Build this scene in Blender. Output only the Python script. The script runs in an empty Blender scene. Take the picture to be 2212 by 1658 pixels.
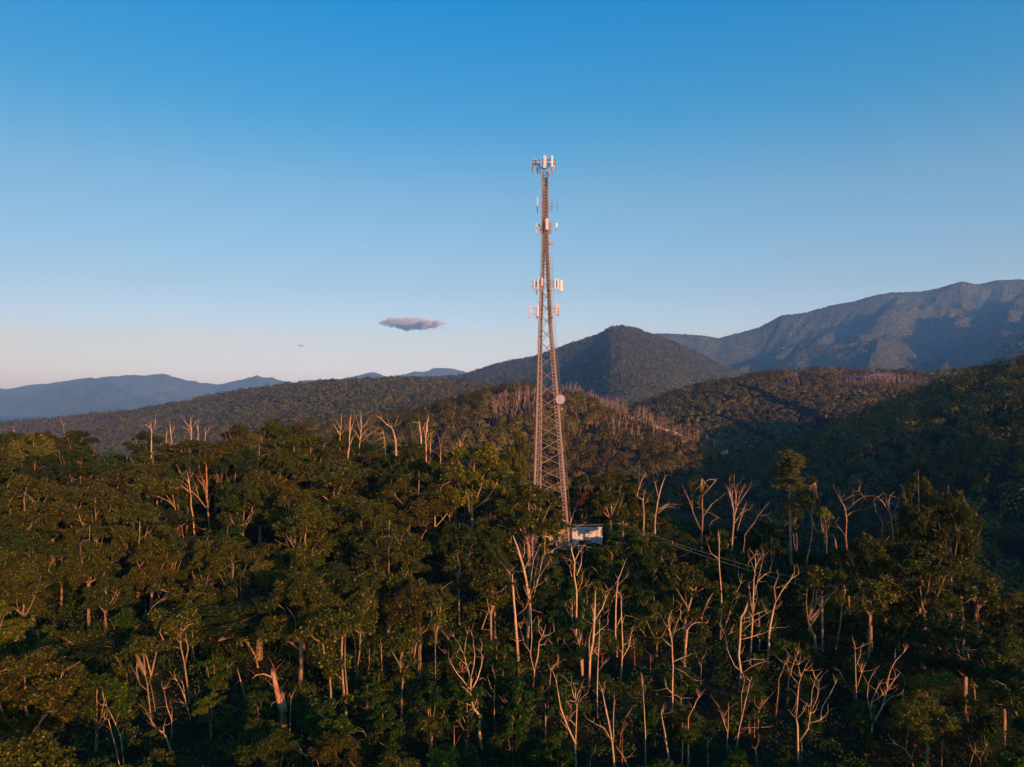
import bpy, math, random, re
import numpy as np
from mathutils import Vector, Matrix
R_ = math.radians
SC = bpy.context.scene
COL = SC.collection

# ---------------------------------------------------------------- camera, sky, sun, exposure
PITCH = R_(1.468)
cam = bpy.data.objects.new('camera', bpy.data.cameras.new('camera')); COL.objects.link(cam)
cam.data.lens = 26.04; cam.data.sensor_width = 36; cam.data.clip_start = 0.5; cam.data.clip_end = 60000
cam.location = (0, 0, 0); cam.rotation_euler = (R_(90) + PITCH, 0, 0)
SC.camera = cam
SUN_AZ, SUN_EL = R_(34), R_(10.5)      # azimuth: to the right of straight behind the camera
SUN_DIR = Vector((math.sin(SUN_AZ) * math.cos(SUN_EL), -math.cos(SUN_AZ) * math.cos(SUN_EL), math.sin(SUN_EL)))
world = bpy.data.worlds.new("World"); SC.world = world; world.use_nodes = True
wt = world.node_tree; bg = wt.nodes['Background']; bg.inputs[1].default_value = 0.1
sky = wt.nodes.new('ShaderNodeTexSky'); sky.sky_type = 'NISHITA'; sky.sun_disc = False
sky.sun_elevation = SUN_EL; sky.sun_rotation = R_(180) - SUN_AZ; sky.ozone_density = 3
tc = wt.nodes.new('ShaderNodeTexCoord'); sx = wt.nodes.new('ShaderNodeSeparateXYZ')
wt.links.new(tc.outputs['Generated'], sx.inputs[0])
rp = wt.nodes.new('ShaderNodeValToRGB'); wt.links.new(sx.outputs[2], rp.inputs[0])
SKY_TINT = [(0.0, (1.85, 1.85, 5.0)), (.04, (1.80, 1.83, 4.3)), (.08, (1.75, 1.65, 2.95)), (.148, (1.50, 1.49, 1.92)),
            (.27, (1.2, 1.56, 1.74)), (.36, (.44, 1.48, 1.86)), (.477, (.01, 1.44, 2.1)), (1.0, (.01, 1.2, 2.2))]
els = rp.color_ramp.elements
while len(els) < len(SKY_TINT): els.new(0.5)
for e, (p, c) in zip(els, SKY_TINT): e.position = p; e.color = (c[0] / 5, c[1] / 5, c[2] / 5, 1)
mrx = wt.nodes.new('ShaderNodeMapRange'); mrx.inputs[1].default_value = -1; mrx.inputs[2].default_value = 1; mrx.inputs[3].default_value = 3.8; mrx.inputs[4].default_value = 6.2
wt.links.new(sx.outputs[0], mrx.inputs[0])
m1 = wt.nodes.new('ShaderNodeVectorMath'); m1.operation = 'MULTIPLY'
m2 = wt.nodes.new('ShaderNodeVectorMath'); m2.operation = 'SCALE'; m2.inputs['Scale'].default_value = 3.0
wt.links.new(sky.outputs[0], m1.inputs[0]); wt.links.new(rp.outputs[0], m1.inputs[1])
wt.links.new(mrx.outputs[0], m2.inputs['Scale']); wt.links.new(m1.outputs[0], m2.inputs[0]); wt.links.new(m2.outputs[0], bg.inputs[0])
sun = bpy.data.objects.new('sun', bpy.data.lights.new('sun', 'SUN')); COL.objects.link(sun)
sun.data.energy = 5.0; sun.data.angle = R_(0.5); sun.data.color = (1.0, 0.50, 0.25)
sun.rotation_euler = SUN_DIR.to_track_quat('Z', 'Y').to_euler()
SC.view_settings.view_transform = 'Standard'; SC.view_settings.look = 'None'; SC.view_settings.gamma = 1
SC.view_settings.exposure = 0.2
SC.cycles.use_denoising = True
SC.cycles.max_bounces = 6; SC.cycles.diffuse_bounces = 2; SC.cycles.glossy_bounces = 1; SC.cycles.volume_bounces = 1

# ---------------------------------------------------------------- helpers
rng = np.random.default_rng(7)
CP, SP = math.cos(PITCH), math.sin(PITCH)
FD = 1600.0
def ray(px, py):
    v = -(py - 829) / FD
    return (px - 1106) / FD, CP - v * SP, v * CP + SP
def at(px, py, Y):
    x, y, z = ray(px, py); k = Y / y
    return Vector((x * k, Y, z * k))
def elev(py): 
    x, y, z = ray(1106, py); return z / y
def uof(px): return (px - 1106) / FD
def project(P):
    P = np.asarray(P, float); x, y, z = P[..., 0], P[..., 1], P[..., 2]
    yc = y * CP + z * SP; zc = z * CP - y * SP
    return 1106 + FD * x / yc, 829 - FD * zc / yc
def hash2(ix, iy, seed):
    n = (ix.astype(np.int64) * 374761393 + iy.astype(np.int64) * 668265263 + seed * 1274126177) & 0xffffffff
    n = ((n ^ (n >> 13)) * 1274126177) & 0xffffffff
    return ((n ^ (n >> 16)) & 0xffff) / 65535.0
def vnoise(x, y, seed=0):
    x = np.asarray(x, float); y = np.asarray(y, float)
    ix = np.floor(x); iy = np.floor(y); fx = x - ix; fy = y - iy
    fx = fx * fx * (3 - 2 * fx); fy = fy * fy * (3 - 2 * fy)
    a = hash2(ix, iy, seed); b = hash2(ix + 1, iy, seed); c = hash2(ix, iy + 1, seed); d = hash2(ix + 1, iy + 1, seed)
    return (a + (b - a) * fx) * (1 - fy) + (c + (d - c) * fx) * fy
def fbm(x, y, o=4, seed=0):
    s = 0; a = 1; t = 0
    for k in range(o):
        s = s + a * (vnoise(x, y, seed + k * 17) - .5) * 2; t += a; a *= .5; x = x * 2.03 + 11.3; y = y * 2.03 + 5.7
    return s / t
def ridged(x, y, o=3, seed=0):
    s = 0; a = 1; t = 0
    for k in range(o):
        s = s + a * (1 - np.abs(vnoise(x, y, seed + k * 31) - .5) * 2); t += a; a *= .45; x = x * 2.1 + 3.1; y = y * 2.1 + 9.2
    return s / t

def link(o, parent=None):
    COL.objects.link(o)
    if parent is not None: o.parent = parent
    return o
def tag(o, label=None, cat=None, group=None, kind=None):
    if label: o['label'] = label
    if cat: o['category'] = cat
    if group: o['group'] = group
    if kind: o['kind'] = kind
    return o
def empty(name, loc, rz=0):
    o = bpy.data.objects.new(name, None); o.empty_display_size = 0.3
    o.location = loc; o.rotation_euler = (0, 0, rz); return link(o)
def mesh_np(name, V, F, mat=None, smooth=False, attr=None):
    """V (n,3), F (m,k) quads or tris"""
    V = np.ascontiguousarray(V, dtype=np.float32); F = np.ascontiguousarray(F, dtype=np.int32)
    me = bpy.data.meshes.new(name); k = F.shape[1]
    me.vertices.add(len(V)); me.vertices.foreach_set('co', V.ravel())
    me.loops.add(F.size); me.loops.foreach_set('vertex_index', F.ravel())
    me.polygons.add(len(F)); me.polygons.foreach_set('loop_start', np.arange(0, F.size, k, dtype=np.int32))
    me.polygons.foreach_set('loop_total', np.full(len(F), k, dtype=np.int32))
    if smooth: me.polygons.foreach_set('use_smooth', np.ones(len(F), dtype=bool))
    me.update(calc_edges=True); me.validate()
    if mat: me.materials.append(mat)
    return me
class MB:
    """collects tubes, boxes, plates as ONE mesh"""
    def __init__(s): s.v = []; s.f = []; s.n = 0
    def add(s, V, F):
        s.v.append(np.asarray(V, float)); s.f += [tuple(int(i) + s.n for i in f) for f in F]; s.n += len(V)
    def tube(s, pts, rad, sides=6, cap=True):
        P = np.array([tuple(p) for p in pts], float); n = len(P)
        if not hasattr(rad, '__len__'): rad = [rad] * n
        T = np.zeros_like(P); T[1:-1] = P[2:] - P[:-2]; T[0] = P[1] - P[0]; T[-1] = P[-1] - P[-2]
        T /= np.maximum(np.linalg.norm(T, axis=1, keepdims=True), 1e-9)
        ref = np.array([1., 0, 0]) if abs(T[0][0]) < .8 else np.array([0, 1., 0])
        V = []; a = np.linspace(0, 2 * math.pi, sides, endpoint=False)
        for i in range(n):
            u = np.cross(T[i], ref); u /= max(np.linalg.norm(u), 1e-9); w = np.cross(T[i], u); ref = np.cross(u, T[i]) if False else ref
            V.append(P[i] + rad[i] * (np.cos(a)[:, None] * u + np.sin(a)[:, None] * w))
        V = np.concatenate(V); F = []
        for i in range(n - 1):
            for j in range(sides):
                k = (j + 1) % sides
                F.append((i * sides + j, i * sides + k, (i + 1) * sides + k, (i + 1) * sides + j))
        if cap:
            F.append(tuple(range(sides))[::-1]); F.append(tuple((n - 1) * sides + j for j in range(sides)))
        s.add(V, F)
    def box(s, c, d, M=None):
        c = np.array(tuple(c), float); d = np.array(tuple(d), float) / 2
        V = np.array([[x, y, z] for x in (-1, 1) for y in (-1, 1) for z in (-1, 1)], float) * d
        if M is not None: V = V @ np.array(M.to_3x3().transposed()) 
        F = [(0, 1, 3, 2), (4, 6, 7, 5), (0, 4, 5, 1), (2, 3, 7, 6), (0, 2, 6, 4), (1, 5, 7, 3)]
        s.add(V + c, F)
    def bar(s, a, b, w, h=None):
        s.tube([a, b], w / 2 * 1.2, 4 if h is None else 6)
    def me(s, name, mat, smooth=False):
        me = bpy.data.meshes.new(name); V = np.concatenate(s.v) if s.v else np.zeros((0, 3))
        me.from_pydata(V.tolist(), [], s.f); me.materials.append(mat)
        if smooth: me.polygons.foreach_set('use_smooth', np.ones(len(me.polygons), dtype=bool))
        me.update(); return me
    def build(s, name, mat, parent=None, smooth=False):
        return link(bpy.data.objects.new(name, s.me(name, mat, smooth)), parent)

def leaf_quads(C, size, rg, out=None, bias=0.0, aspect=1.6):
    """random rhombic leaf clumps at C (n,3), sized size (n,), normals biased to out"""
    n = len(C); N = rg.normal(size=(n, 3)); N /= np.linalg.norm(N, axis=1, keepdims=True)
    if out is not None: N = N * (1 - bias) + out * bias; N /= np.maximum(np.linalg.norm(N, axis=1, keepdims=True), 1e-6)
    r = rg.normal(size=(n, 3)); U = np.cross(N, r); U /= np.maximum(np.linalg.norm(U, axis=1, keepdims=True), 1e-6); W = np.cross(N, U)
    s = np.asarray(size)[:, None] * np.ones((n, 1)); fold = N * s * .18
    V = np.stack([C - U * s * aspect * .5, C - W * s * .5 + fold, C + U * s * aspect * .5, C + W * s * .5 + fold], 1).reshape(-1, 3)
    return V, np.arange(4 * n).reshape(-1, 4)

# ---------------------------------------------------------------- materials
def mat_new(name):
    m = bpy.data.materials.new(name); m.use_nodes = True; nt = m.node_tree
    return m, nt, nt.nodes['Principled BSDF']
def ND(nt, t, **k):
    n = nt.nodes.new(t)
    for a, b in k.items(): setattr(n, a, b)
    return n
def noise_col(nt, bs, stops, scale, detail=6, coord='Object', stretch=(1, 1, 1), rough=.65, bump=0, bscale=None, bdist=1.0):
    tcn = ND(nt, 'ShaderNodeTexCoord'); mp = ND(nt, 'ShaderNodeMapping'); mp.inputs['Scale'].default_value = stretch
    nt.links.new(tcn.outputs[coord], mp.inputs[0])
    nz = ND(nt, 'ShaderNodeTexNoise'); nz.inputs['Scale'].default_value = scale; nz.inputs['Detail'].default_value = detail; nz.inputs['Roughness'].default_value = rough
    nt.links.new(mp.outputs[0], nz.inputs['Vector'])
    cr = ND(nt, 'ShaderNodeValToRGB'); e = cr.color_ramp.elements
    while len(e) < len(stops): e.new(.5)
    for el, (p, c) in zip(e, stops): el.position = p; el.color = (*c, 1)
    nt.links.new(nz.outputs['Fac'], cr.inputs[0]); nt.links.new(cr.outputs[0], bs.inputs['Base Color'])
    if bump:
        bn = ND(nt, 'ShaderNodeTexNoise'); bn.inputs['Scale'].default_value = bscale or scale * 2; bn.inputs['Detail'].default_value = 5
        nt.links.new(mp.outputs[0], bn.inputs['Vector'])
        bp = ND(nt, 'ShaderNodeBump'); bp.inputs['Strength'].default_value = bump; bp.inputs['Distance'].default_value = bdist
        nt.links.new(bn.outputs['Fac'], bp.inputs['Height']); nt.links.new(bp.outputs[0], bs.inputs['Normal'])
    return mp, cr
def simple(name, col, rough=.6, metal=0, var=.25, scale=3):
    m, nt, bs = mat_new(name); bs.inputs['Roughness'].default_value = rough; bs.inputs['Metallic'].default_value = metal
    noise_col(nt, bs, [(.3, tuple(c * (1 - var) for c in col)), (.7, tuple(min(1, c * (1 + var)) for c in col))], scale)
    return m
def bark(name, a, b, c):
    m, nt, bs = mat_new(name); bs.inputs['Roughness'].default_value = .85; bs.inputs['Specular IOR Level'].default_value = .15
    noise_col(nt, bs, [(.32, a), (.5, b), (.68, c)], 5.0, stretch=(1, 1, .22), bump=.8, bscale=9, bdist=.05)
    return m
M_DEAD = bark('bleached_dead_wood', (.26, .15, .075), (.54, .335, .165), (.68, .45, .25))
M_CHAR = bark('rust_red_dead_wood', (.10, .045, .025), (.42, .20, .09), (.60, .36, .18))
M_BARK = bark('living_bark', (.13, .08, .045), (.29, .18, .09), (.44, .29, .16))
M_BURNT = bark('burnt_hill_wood', (.18, .11, .08), (.34, .22, .16), (.46, .32, .24))
def leafmat(name, ramp, transl=.22, tone=False):
    m, nt, bs = mat_new(name); bs.inputs['Roughness'].default_value = .6; bs.inputs['Specular IOR Level'].default_value = .07
    geo = ND(nt, 'ShaderNodeNewGeometry'); cr = ND(nt, 'ShaderNodeValToRGB'); e = cr.color_ramp.elements
    while len(e) < len(ramp): e.new(.5)
    for el, (p, c) in zip(e, ramp): el.position = p; el.color = (*c, 1)
    nt.links.new(geo.outputs['Random Per Island'], cr.inputs[0])
    oi = ND(nt, 'ShaderNodeObjectInfo'); mx = ND(nt, 'ShaderNodeVectorMath', operation='MULTIPLY')
    nt.links.new(cr.outputs[0], mx.inputs[0]); nt.links.new(oi.outputs['Color'], mx.inputs[1])
    nt.links.new(mx.outputs[0], bs.inputs['Base Color'])
    if tone:
        at_ = ND(nt, 'ShaderNodeAttribute'); at_.attribute_name = 'tone'; m0 = mx; mx = ND(nt, 'ShaderNodeVectorMath', operation='MULTIPLY')
        nt.links.new(m0.outputs[0], mx.inputs[0]); nt.links.new(at_.outputs['Vector'], mx.inputs[1]); nt.links.new(mx.outputs[0], bs.inputs['Base Color'])
    tr = ND(nt, 'ShaderNodeBsdfTranslucent'); nt.links.new(mx.outputs[0], tr.inputs['Color'])
    mix = ND(nt, 'ShaderNodeMixShader'); mix.inputs[0].default_value = transl
    out = nt.nodes['Material Output']
    nt.links.new(bs.outputs[0], mix.inputs[1]); nt.links.new(tr.outputs[0], mix.inputs[2]); nt.links.new(mix.outputs[0], out.inputs[0])
    return m
M_LEAF = leafmat('oak_leaves', [(0, (.024, .040, .007)), (.5, (.044, .060, .008)), (.78, (.085, .095, .012)), (1, (.24, .20, .04))])  # top stop paints golden sunlit sparkle into the colour of some leaves
M_RED = leafmat('russet_leaves', [(0, (.10, .035, .012)), (1, (.22, .08, .03))])
M_NEEDLE = leafmat('pine_needles', [(0, (.035, .05, .014)), (1, (.085, .09, .03))])
M_FAR = leafmat('woodland_leaves', [(0, (.048, .054, .008)), (.6, (.105, .094, .014)), (1, (.20, .15, .03))], .1, True)
M_FARD = leafmat('distant_woodland_leaves', [(0, (.054, .066, .016)), (.6, (.086, .092, .021)), (1, (.12, .11, .03))], .1, True)
M_UNDER = leafmat('undergrowth_leaves', [(0, (.020, .040, .006)), (.5, (.035, .060, .008)), (1, (.09, .11, .02))], .2, True)
def groundmat():
    m, nt, bs = mat_new('forest_floor'); bs.inputs['Roughness'].default_value = .95; bs.inputs['Specular IOR Level'].default_value = .1
    noise_col(nt, bs, [(.3, (.008, .012, .004)), (.5, (.013, .018, .006)), (.75, (.024, .022, .010))], .35, bump=.6, bscale=1.2, bdist=.5)
    return m
M_GROUND = groundmat()
def farmat(name, sc, warm=1.0, speck=0):
    m, nt, bs = mat_new(name); bs.inputs['Roughness'].default_value = 1.0; bs.inputs['Specular IOR Level'].default_value = .05
    tcn = ND(nt, 'ShaderNodeTexCoord'); vz = ND(nt, 'ShaderNodeTexVoronoi'); vz.inputs['Scale'].default_value = 1 / sc
    nt.links.new(tcn.outputs['Object'], vz.inputs['Vector'])
    sp = ND(nt, 'ShaderNodeSeparateColor'); nt.links.new(vz.outputs['Color'], sp.inputs[0])
    cr = ND(nt, 'ShaderNodeValToRGB'); e = cr.color_ramp.elements
    stops = [(0, (.030, .044, .015)), (.5, (.052, .068, .020)), (.9, (.078, .086, .027))] + ([(.98, (.13, .12, .09))] if speck else [])
    while len(e) < len(stops): e.new(.5)
    for el, (p, c) in zip(e, stops): el.position = p; el.color = (*c, 1)
    nt.links.new(sp.outputs[0], cr.inputs[0])
    n2 = ND(nt, 'ShaderNodeTexNoise'); n2.inputs['Scale'].default_value = 1 / (sc * 22); n2.inputs['Detail'].default_value = 6
    nt.links.new(tcn.outputs['Object'], n2.inputs['Vector'])
    mr = ND(nt, 'ShaderNodeMapRange'); mr.inputs[1].default_value = .3; mr.inputs[2].default_value = .7; mr.inputs[3].default_value = .65; mr.inputs[4].default_value = 1.35
    nt.links.new(n2.outputs['Fac'], mr.inputs[0])
    vm = ND(nt, 'ShaderNodeVectorMath', operation='SCALE'); nt.links.new(cr.outputs[0], vm.inputs[0]); nt.links.new(mr.outputs[0], vm.inputs['Scale'])
    nt.links.new(vm.outputs[0], bs.inputs['Base Color'])
    bp = ND(nt, 'ShaderNodeBump'); bp.inputs['Strength'].default_value = 1; bp.inputs['Distance'].default_value = sc * .9; bp.invert = True
    nt.links.new(vz.outputs['Distance'], bp.inputs['Height']); nt.links.new(bp.outputs[0], bs.inputs['Normal'])
    return m
M_HILL = farmat('wooded_hill', 9.0); M_MTN = farmat('wooded_mountain', 13.0, speck=1)

# ---------------------------------------------------------------- terrain
DZT = 12.0
def poly(pts, ys, dz=DZT):
    """crest polyline in the world from photo columns/rows and a depth"""
    ys = ys if hasattr(ys, '__len__') else [ys] * len(pts)
    out = []
    for (px, py), Y in zip(pts, ys): out.append((uof(px) * Y, Y, elev(py) * Y - dz))
    return np.array(out)
def polydist(x, y, P):
    """signed-ish distance: nearest crest point's z, distance, and on which side (toward the camera)"""
    best = np.full(x.shape, 1e18); zc = np.zeros(x.shape); side = np.zeros(x.shape)
    for a, b in zip(P[:-1], P[1:]):
        d = b - a; L = d[0] ** 2 + d[1] ** 2
        t = np.clip(((x - a[0]) * d[0] + (y - a[1]) * d[1]) / L, 0, 1)
        qx = a[0] + t * d[0] - x; qy = a[1] + t * d[1] - y; q = qx * qx + qy * qy
        m = q < best; best = np.where(m, q, best); zc = np.where(m, a[2] + t * d[2], zc)
        side = np.where(m, qy, side)
    return zc, np.sqrt(best), side
NEAR_RIDGES = [
    # crest, slope toward camera, slope beyond, rounding
    (poly([(700, 905), (800, 895), (870, 884), (930, 872), (1000, 850), (1060, 838), (1120, 827), (1165, 825), (1230, 832), (1300, 858), (1350, 880), (1400, 905), (1470, 938), (1545, 972), (1620, 1030), (1680, 1080)],
          [700, 680, 650, 630, 610, 595, 580, 570, 560, 548, 540, 530, 515, 500, 485, 470]), .34, .4, 25),
    (poly([(1300, 930), (1370, 892), (1440, 862), (1500, 838), (1560, 818), (1640, 803), (1700, 797), (1760, 794), (1850, 796), (1950, 798), (2050, 797), (2150, 790), (2300, 770), (2600, 760)],
          [900, 930, 960, 980, 1000, 1010, 1020, 1030, 1040, 1050, 1050, 1050, 1040, 1040]), .34, .3, 60),
    (poly([(1500, 1035), (1540, 1005), (1620, 975), (1700, 943), (1780, 912), (1850, 886), (1930, 858), (2000, 832), (2070, 808), (2130, 790), (2212, 768), (2350, 735), (2600, 700)],
          [505, 495, 485, 478, 470, 462, 454, 448, 440, 434, 425, 410, 380]), .24, .45, 12),
    (poly([(1640, 1060), (1700, 1030), (1780, 1000), (1849, 965), (1918, 922), (1990, 898), (2066, 878), (2140, 855), (2212, 830), (2350, 800), (2600, 770)],
          [420, 410, 402, 395, 385, 376, 368, 358, 350, 340, 320]), .40, .5, 8),
    (poly([(1800, 1080), (1880, 1030), (1956, 990), (2030, 962), (2106, 935), (2160, 915), (2212, 890), (2350, 870), (2600, 860)],
          [345, 335, 325, 316, 307, 300, 293, 280, 265]), .40, .5, 8),
    (poly([(2050, 1150), (2130, 1080), (2212, 1020), (2350, 940), (2600, 850)], [255, 248, 240, 230, 220]), .40, .5, 8),
]
NEAR_RIDGES[0][0][9:, 2] += np.array([2, 5, 8, 9, 9, 9, 9])
CAST = [(np.array([(230., -150, -46), (320, -75, -22), (420, 0, 12), (520, 90, 46), (600, 200, 70), (640, 330, 82), (560, 420, 76)]), .42, .42, 15)]  # unseen ridge out of frame, added and shaped to shadow the near right slope
FX = np.array([-330, -260, -150, -60, -20, 2, 24, 50, 80, 120, 200.]); FY = np.array([300, 262, 222, 182, 160, 148, 142, 118, 102, 95, 95.])
FZ = np.array([-20, -18.5, -16, -17, -22, -25.5, -25.5, -29, -38, -52, -85.])
def h_front(x, y):
    yc = np.interp(x, FX, FY); zc = np.interp(x, FX, FZ); sf = np.interp(x, [-150, -60, 0, 60], [.14, .15, .16, .16])
    d = y - yc; w = 6
    z = zc - np.where(d < 0, sf, .5) * (np.sqrt(d * d + w * w) - w)
    z = z + .8 * fbm(x / 22, y / 22, 3, 5) * (1 - np.exp(-((x - 14) ** 2 + (y - 137) ** 2) / 300))
    return z
def h_near(x, y):
    x = np.asarray(x, float); y = np.asarray(y, float)
    z = np.full(x.shape, -150.) + 6 * fbm(x / 150, y / 150, 3, 2)
    for P, sf, sb, w in NEAR_RIDGES + CAST:
        zc, d, side = polydist(x, y, P)
        s = np.where(side > 0, sf, sb)
        q = zc - s * (np.sqrt(d * d + w * w) - w)
        z = np.maximum(z, q)
    z = z + 5.0 * fbm(x / 60, y / 60, 3, 9) * np.clip((np.hypot(x, y) - 200) / 150, 0, 1) + 3.5 * (ridged(x / 55 + .4 * y / 55, y / 120, 2, 4) - .6) * np.clip((y - 250) / 100, 0, 1)
    return np.maximum(z, h_front(x, y))
def grid_mesh(xs, ys, hf):
    X, Y = np.meshgrid(xs, ys); Z = hf(X, Y); n, m = X.shape
    V = np.stack([X, Y, Z], -1).reshape(-1, 3); i = np.arange(n * m).reshape(n, m)
    F = np.stack([i[:-1, :-1], i[:-1, 1:], i[1:, 1:], i[1:, :-1]], -1).reshape(-1, 4)
    return V, F
V, F = grid_mesh(np.arange(-620, 1240, 5.), np.arange(-260, 1420, 5.), h_near)
g = link(bpy.data.objects.new('ground', mesh_np('ground', V, F, M_GROUND, True))); tag(g, kind='structure')
V, F = grid_mesh(np.linspace(-18000, 18000, 61), np.linspace(-4000, 17000, 41), lambda x, y: np.full(x.shape, -165.) )
g = link(bpy.data.objects.new('valley_floor', mesh_np('valley_floor', V, F, M_HILL, True))); tag(g, kind='structure')

def far_range(name, pts, Y, sf, sb, front, back, nr, amp, ws, mat, seed, spur=None, du=.0013, w=80, crown=4, cs=9, tilt=0, smooth=True, dz=0):
    px = np.array([p[0] for p in pts], float); ez = np.array([elev(p[1]) for p in pts])
    Ys = np.array(Y, float) if hasattr(Y, '__len__') else np.full(len(px), float(Y))
    us = np.arange(uof(px[0]), uof(px[-1]), du)
    uc = uof(px); zc = np.interp(us, uc, ez * Ys); Yc = np.interp(us, uc, Ys)
    nf = int(nr * .8); D = np.concatenate([-front * (1 - np.linspace(0, 1, nf, endpoint=False)), np.linspace(0, back, nr - nf)])
    U, DD = np.meshgrid(us, D); Yw = Yc[None, :] + DD; X = U * Yw
    s = np.where(DD < 0, sf, sb)
    Z = zc[None, :] - s * (np.sqrt(DD * DD + w * w) - w)
    k = np.clip(np.abs(DD) / ws, 0, 1) ** 1.2; Z = Z - dz
    t = -DD / ws
    ph = X + tilt * (-DD)
    sp = ridged(ph / ws, Yw / (ws * 3.2), 3, seed) - .88
    Z = Z + amp * sp * k + amp * .35 * fbm(X / (ws * .8), Yw / (ws * .8), 4, seed + 3) * k
    if crown >= 10: Z = Z + 75 * (ridged(X / 300, Yw / 700, 3, seed + 40) - .65)
    Z = Z + crown * (vnoise(X / cs, Yw / cs, seed + 9) - .5) + .6 * crown * (vnoise(X / (cs * 3), Yw / (cs * 3), seed + 19) - .5)
    V = np.stack([X, Yw, Z], -1).reshape(-1, 3); n, m = X.shape; i = np.arange(n * m).reshape(n, m)
    F = np.stack([i[:-1, :-1], i[:-1, 1:], i[1:, 1:], i[1:, :-1]], -1).reshape(-1, 4)
    o = link(bpy.data.objects.new(name, mesh_np(name, V, F, mat, smooth))); tag(o, kind='structure')
    return us, D, X, Yw, Z
mid_pts = [(-120, 925), (0, 908), (100, 900), (200, 890), (300, 880), (400, 862), (500, 842), (600, 828), (700, 819), (800, 813), (900, 811), (1000, 816), (1060, 825), (1130, 838), (1300, 862), (1500, 880), (1700, 890)]
MID = far_range('wooded_ridge', mid_pts, [2100, 2000, 1950, 1900, 1850, 1800, 1750, 1700, 1700, 1700, 1700, 1700, 1700, 1650, 1600, 1600, 1600], .14, .3, 750, 300, 150, 26, 190, M_HILL, 3, w=60, crown=6, cs=10, dz=9)
pk_pts = [(640, 850), (730, 828), (800, 820), (900, 815), (1000, 808), (1040, 795), (1100, 778), (1150, 770), (1200, 753), (1250, 736), (1290, 723), (1320, 706), (1345, 702.5), (1370, 707), (1410, 722), (1450, 735), (1500, 756), (1550, 782), (1600, 803), (1700, 822), (1850, 835), (2000, 850), (2200, 860)]
PK = far_range('cone_shaped_mountain', pk_pts, 3200, .24, .4, 1400, 500, 230, 60, 330, M_HILL, 14, w=70, crown=7, cs=12, tilt=.35, dz=6)
mt_pts = [(1280, 770), (1340, 745), (1400, 723), (1430, 721), (1480, 722), (1520, 726), (1555, 731), (1600, 719), (1640, 708), (1690, 682), (1740, 676), (1800, 660), (1850, 651), (1895, 638), (1930, 632), (1990, 631), (2040, 621), (2080, 609), (2115, 615), (2160, 606), (2212, 604), (2300, 600), (2450, 590), (2700, 610)]
MT = far_range('long_mountain', mt_pts, [5600, 5600, 5600, 5650, 5700, 5700, 5700, 5700, 5700, 5700, 5700, 5700, 5700, 5700, 5700, 5700, 5700, 5700, 5700, 5700, 5700, 5700, 5700, 5700], .27, .5, 3700, 600, 420, 430, 560, M_MTN, 25, w=60, crown=9, cs=15, tilt=.85)
f1 = [(560, 845), (640, 828), (690, 819), (730, 822), (760, 815), (800, 806), (840, 811), (880, 806), (935, 797), (975, 798), (1005, 806), (1060, 822), (1150, 840)]
far_range('distant_mountain', f1, 12500, .25, .4, 2000, 800, 80, 150, 800, M_MTN, 41, w=100, crown=10, cs=30, tilt=.5)
f2 = [(-200, 850), (-80, 848), (0, 842), (80, 833), (120, 828), (190, 815), (220, 818), (290, 812), (320, 814), (352, 808), (380, 813), (400, 819), (430, 828), (470, 829), (510, 823), (555, 811.5), (600, 822), (640, 830), (700, 845)]
far_range('distant_mountain', f2, 11500, .26, .4, 3600, 800, 120, 420, 900, M_MTN, 52, w=100, crown=10, cs=30, tilt=.6)
f3 = [(-200, 868), (-60, 862), (0, 858), (60, 850), (120, 836), (160, 826), (195, 819), (230, 826), (270, 842), (310, 856), (360, 868), (430, 888), (500, 900)]
far_range('distant_mountain', f3, 9800, .25, .4, 3000, 700, 120, 300, 700, M_MTN, 63, w=80, crown=10, cs=24, tilt=-.6)
# ---------------------------------------------------------------- far woodland as leaf-clump masses (nobody could count it)
def woodland(name, X, Y, Z, r, nq, qs, mat, seed, flat=.75, bias=.6, tv=1.0):
    rg = np.random.default_rng(seed); n = len(X)
    rr = r * rg.choice([.55, .8, 1.0, 1.35], n) * rg.uniform(.85, 1.2, n)
    d = rg.normal(size=(n, nq, 3)); d[..., 2] = np.abs(d[..., 2]) * 1.1 - .15; d /= np.linalg.norm(d, axis=2, keepdims=True)
    lump = 1 + .25 * np.sin(d[..., 0] * 7 + rg.uniform(0, 6, (n, 1))) * np.cos(d[..., 1] * 6 + rg.uniform(0, 6, (n, 1)))
    rad = rr[:, None] * lump * rg.uniform(.72, 1.0, (n, nq))
    hz = rg.uniform(.7, 1.25, n)[:, None]
    C = np.stack([X[:, None] + d[..., 0] * rad, Y[:, None] + d[..., 1] * rad, Z[:, None] + d[..., 2] * rad * flat * hz], -1).reshape(-1, 3)
    V, F = leaf_quads(C, rg.uniform(.7, 1.2, len(C)) * qs, rg, d.reshape(-1, 3), bias, 1.2)
    me = mesh_np(name, V, F, mat); b = .93 + tv * (rg.uniform(.6, 1.35, n) * (.7 + .7 * vnoise(X / 38, Y / 38, seed)) - 1); tn = np.stack([b * rg.uniform(.9, 1.2, n), b, b * rg.uniform(.75, 1.0, n)], -1)
    me.attributes.new('tone', 'FLOAT_VECTOR', 'POINT').data.foreach_set('vector', np.repeat(tn, nq * 4, axis=0).astype(np.float32).ravel())
    o = link(bpy.data.objects.new(name, me)); return tag(o, kind='stuff')
def scatter(x0, x1, y0, y1, step, seed, keep, hf=h_near):
    rg = np.random.default_rng(seed); X, Y = np.meshgrid(np.arange(x0, x1, step), np.arange(y0, y1, step))
    X = (X + rg.uniform(-.45, .45, X.shape) * step).ravel(); Y = (Y + rg.uniform(-.45, .45, Y.shape) * step).ravel()
    m = (np.abs(X) < .76 * Y + 25); X = X[m]; Y = Y[m]; Z = hf(X, Y)
    k = keep(X, Y, Z); return X[k], Y[k], Z[k]
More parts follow.
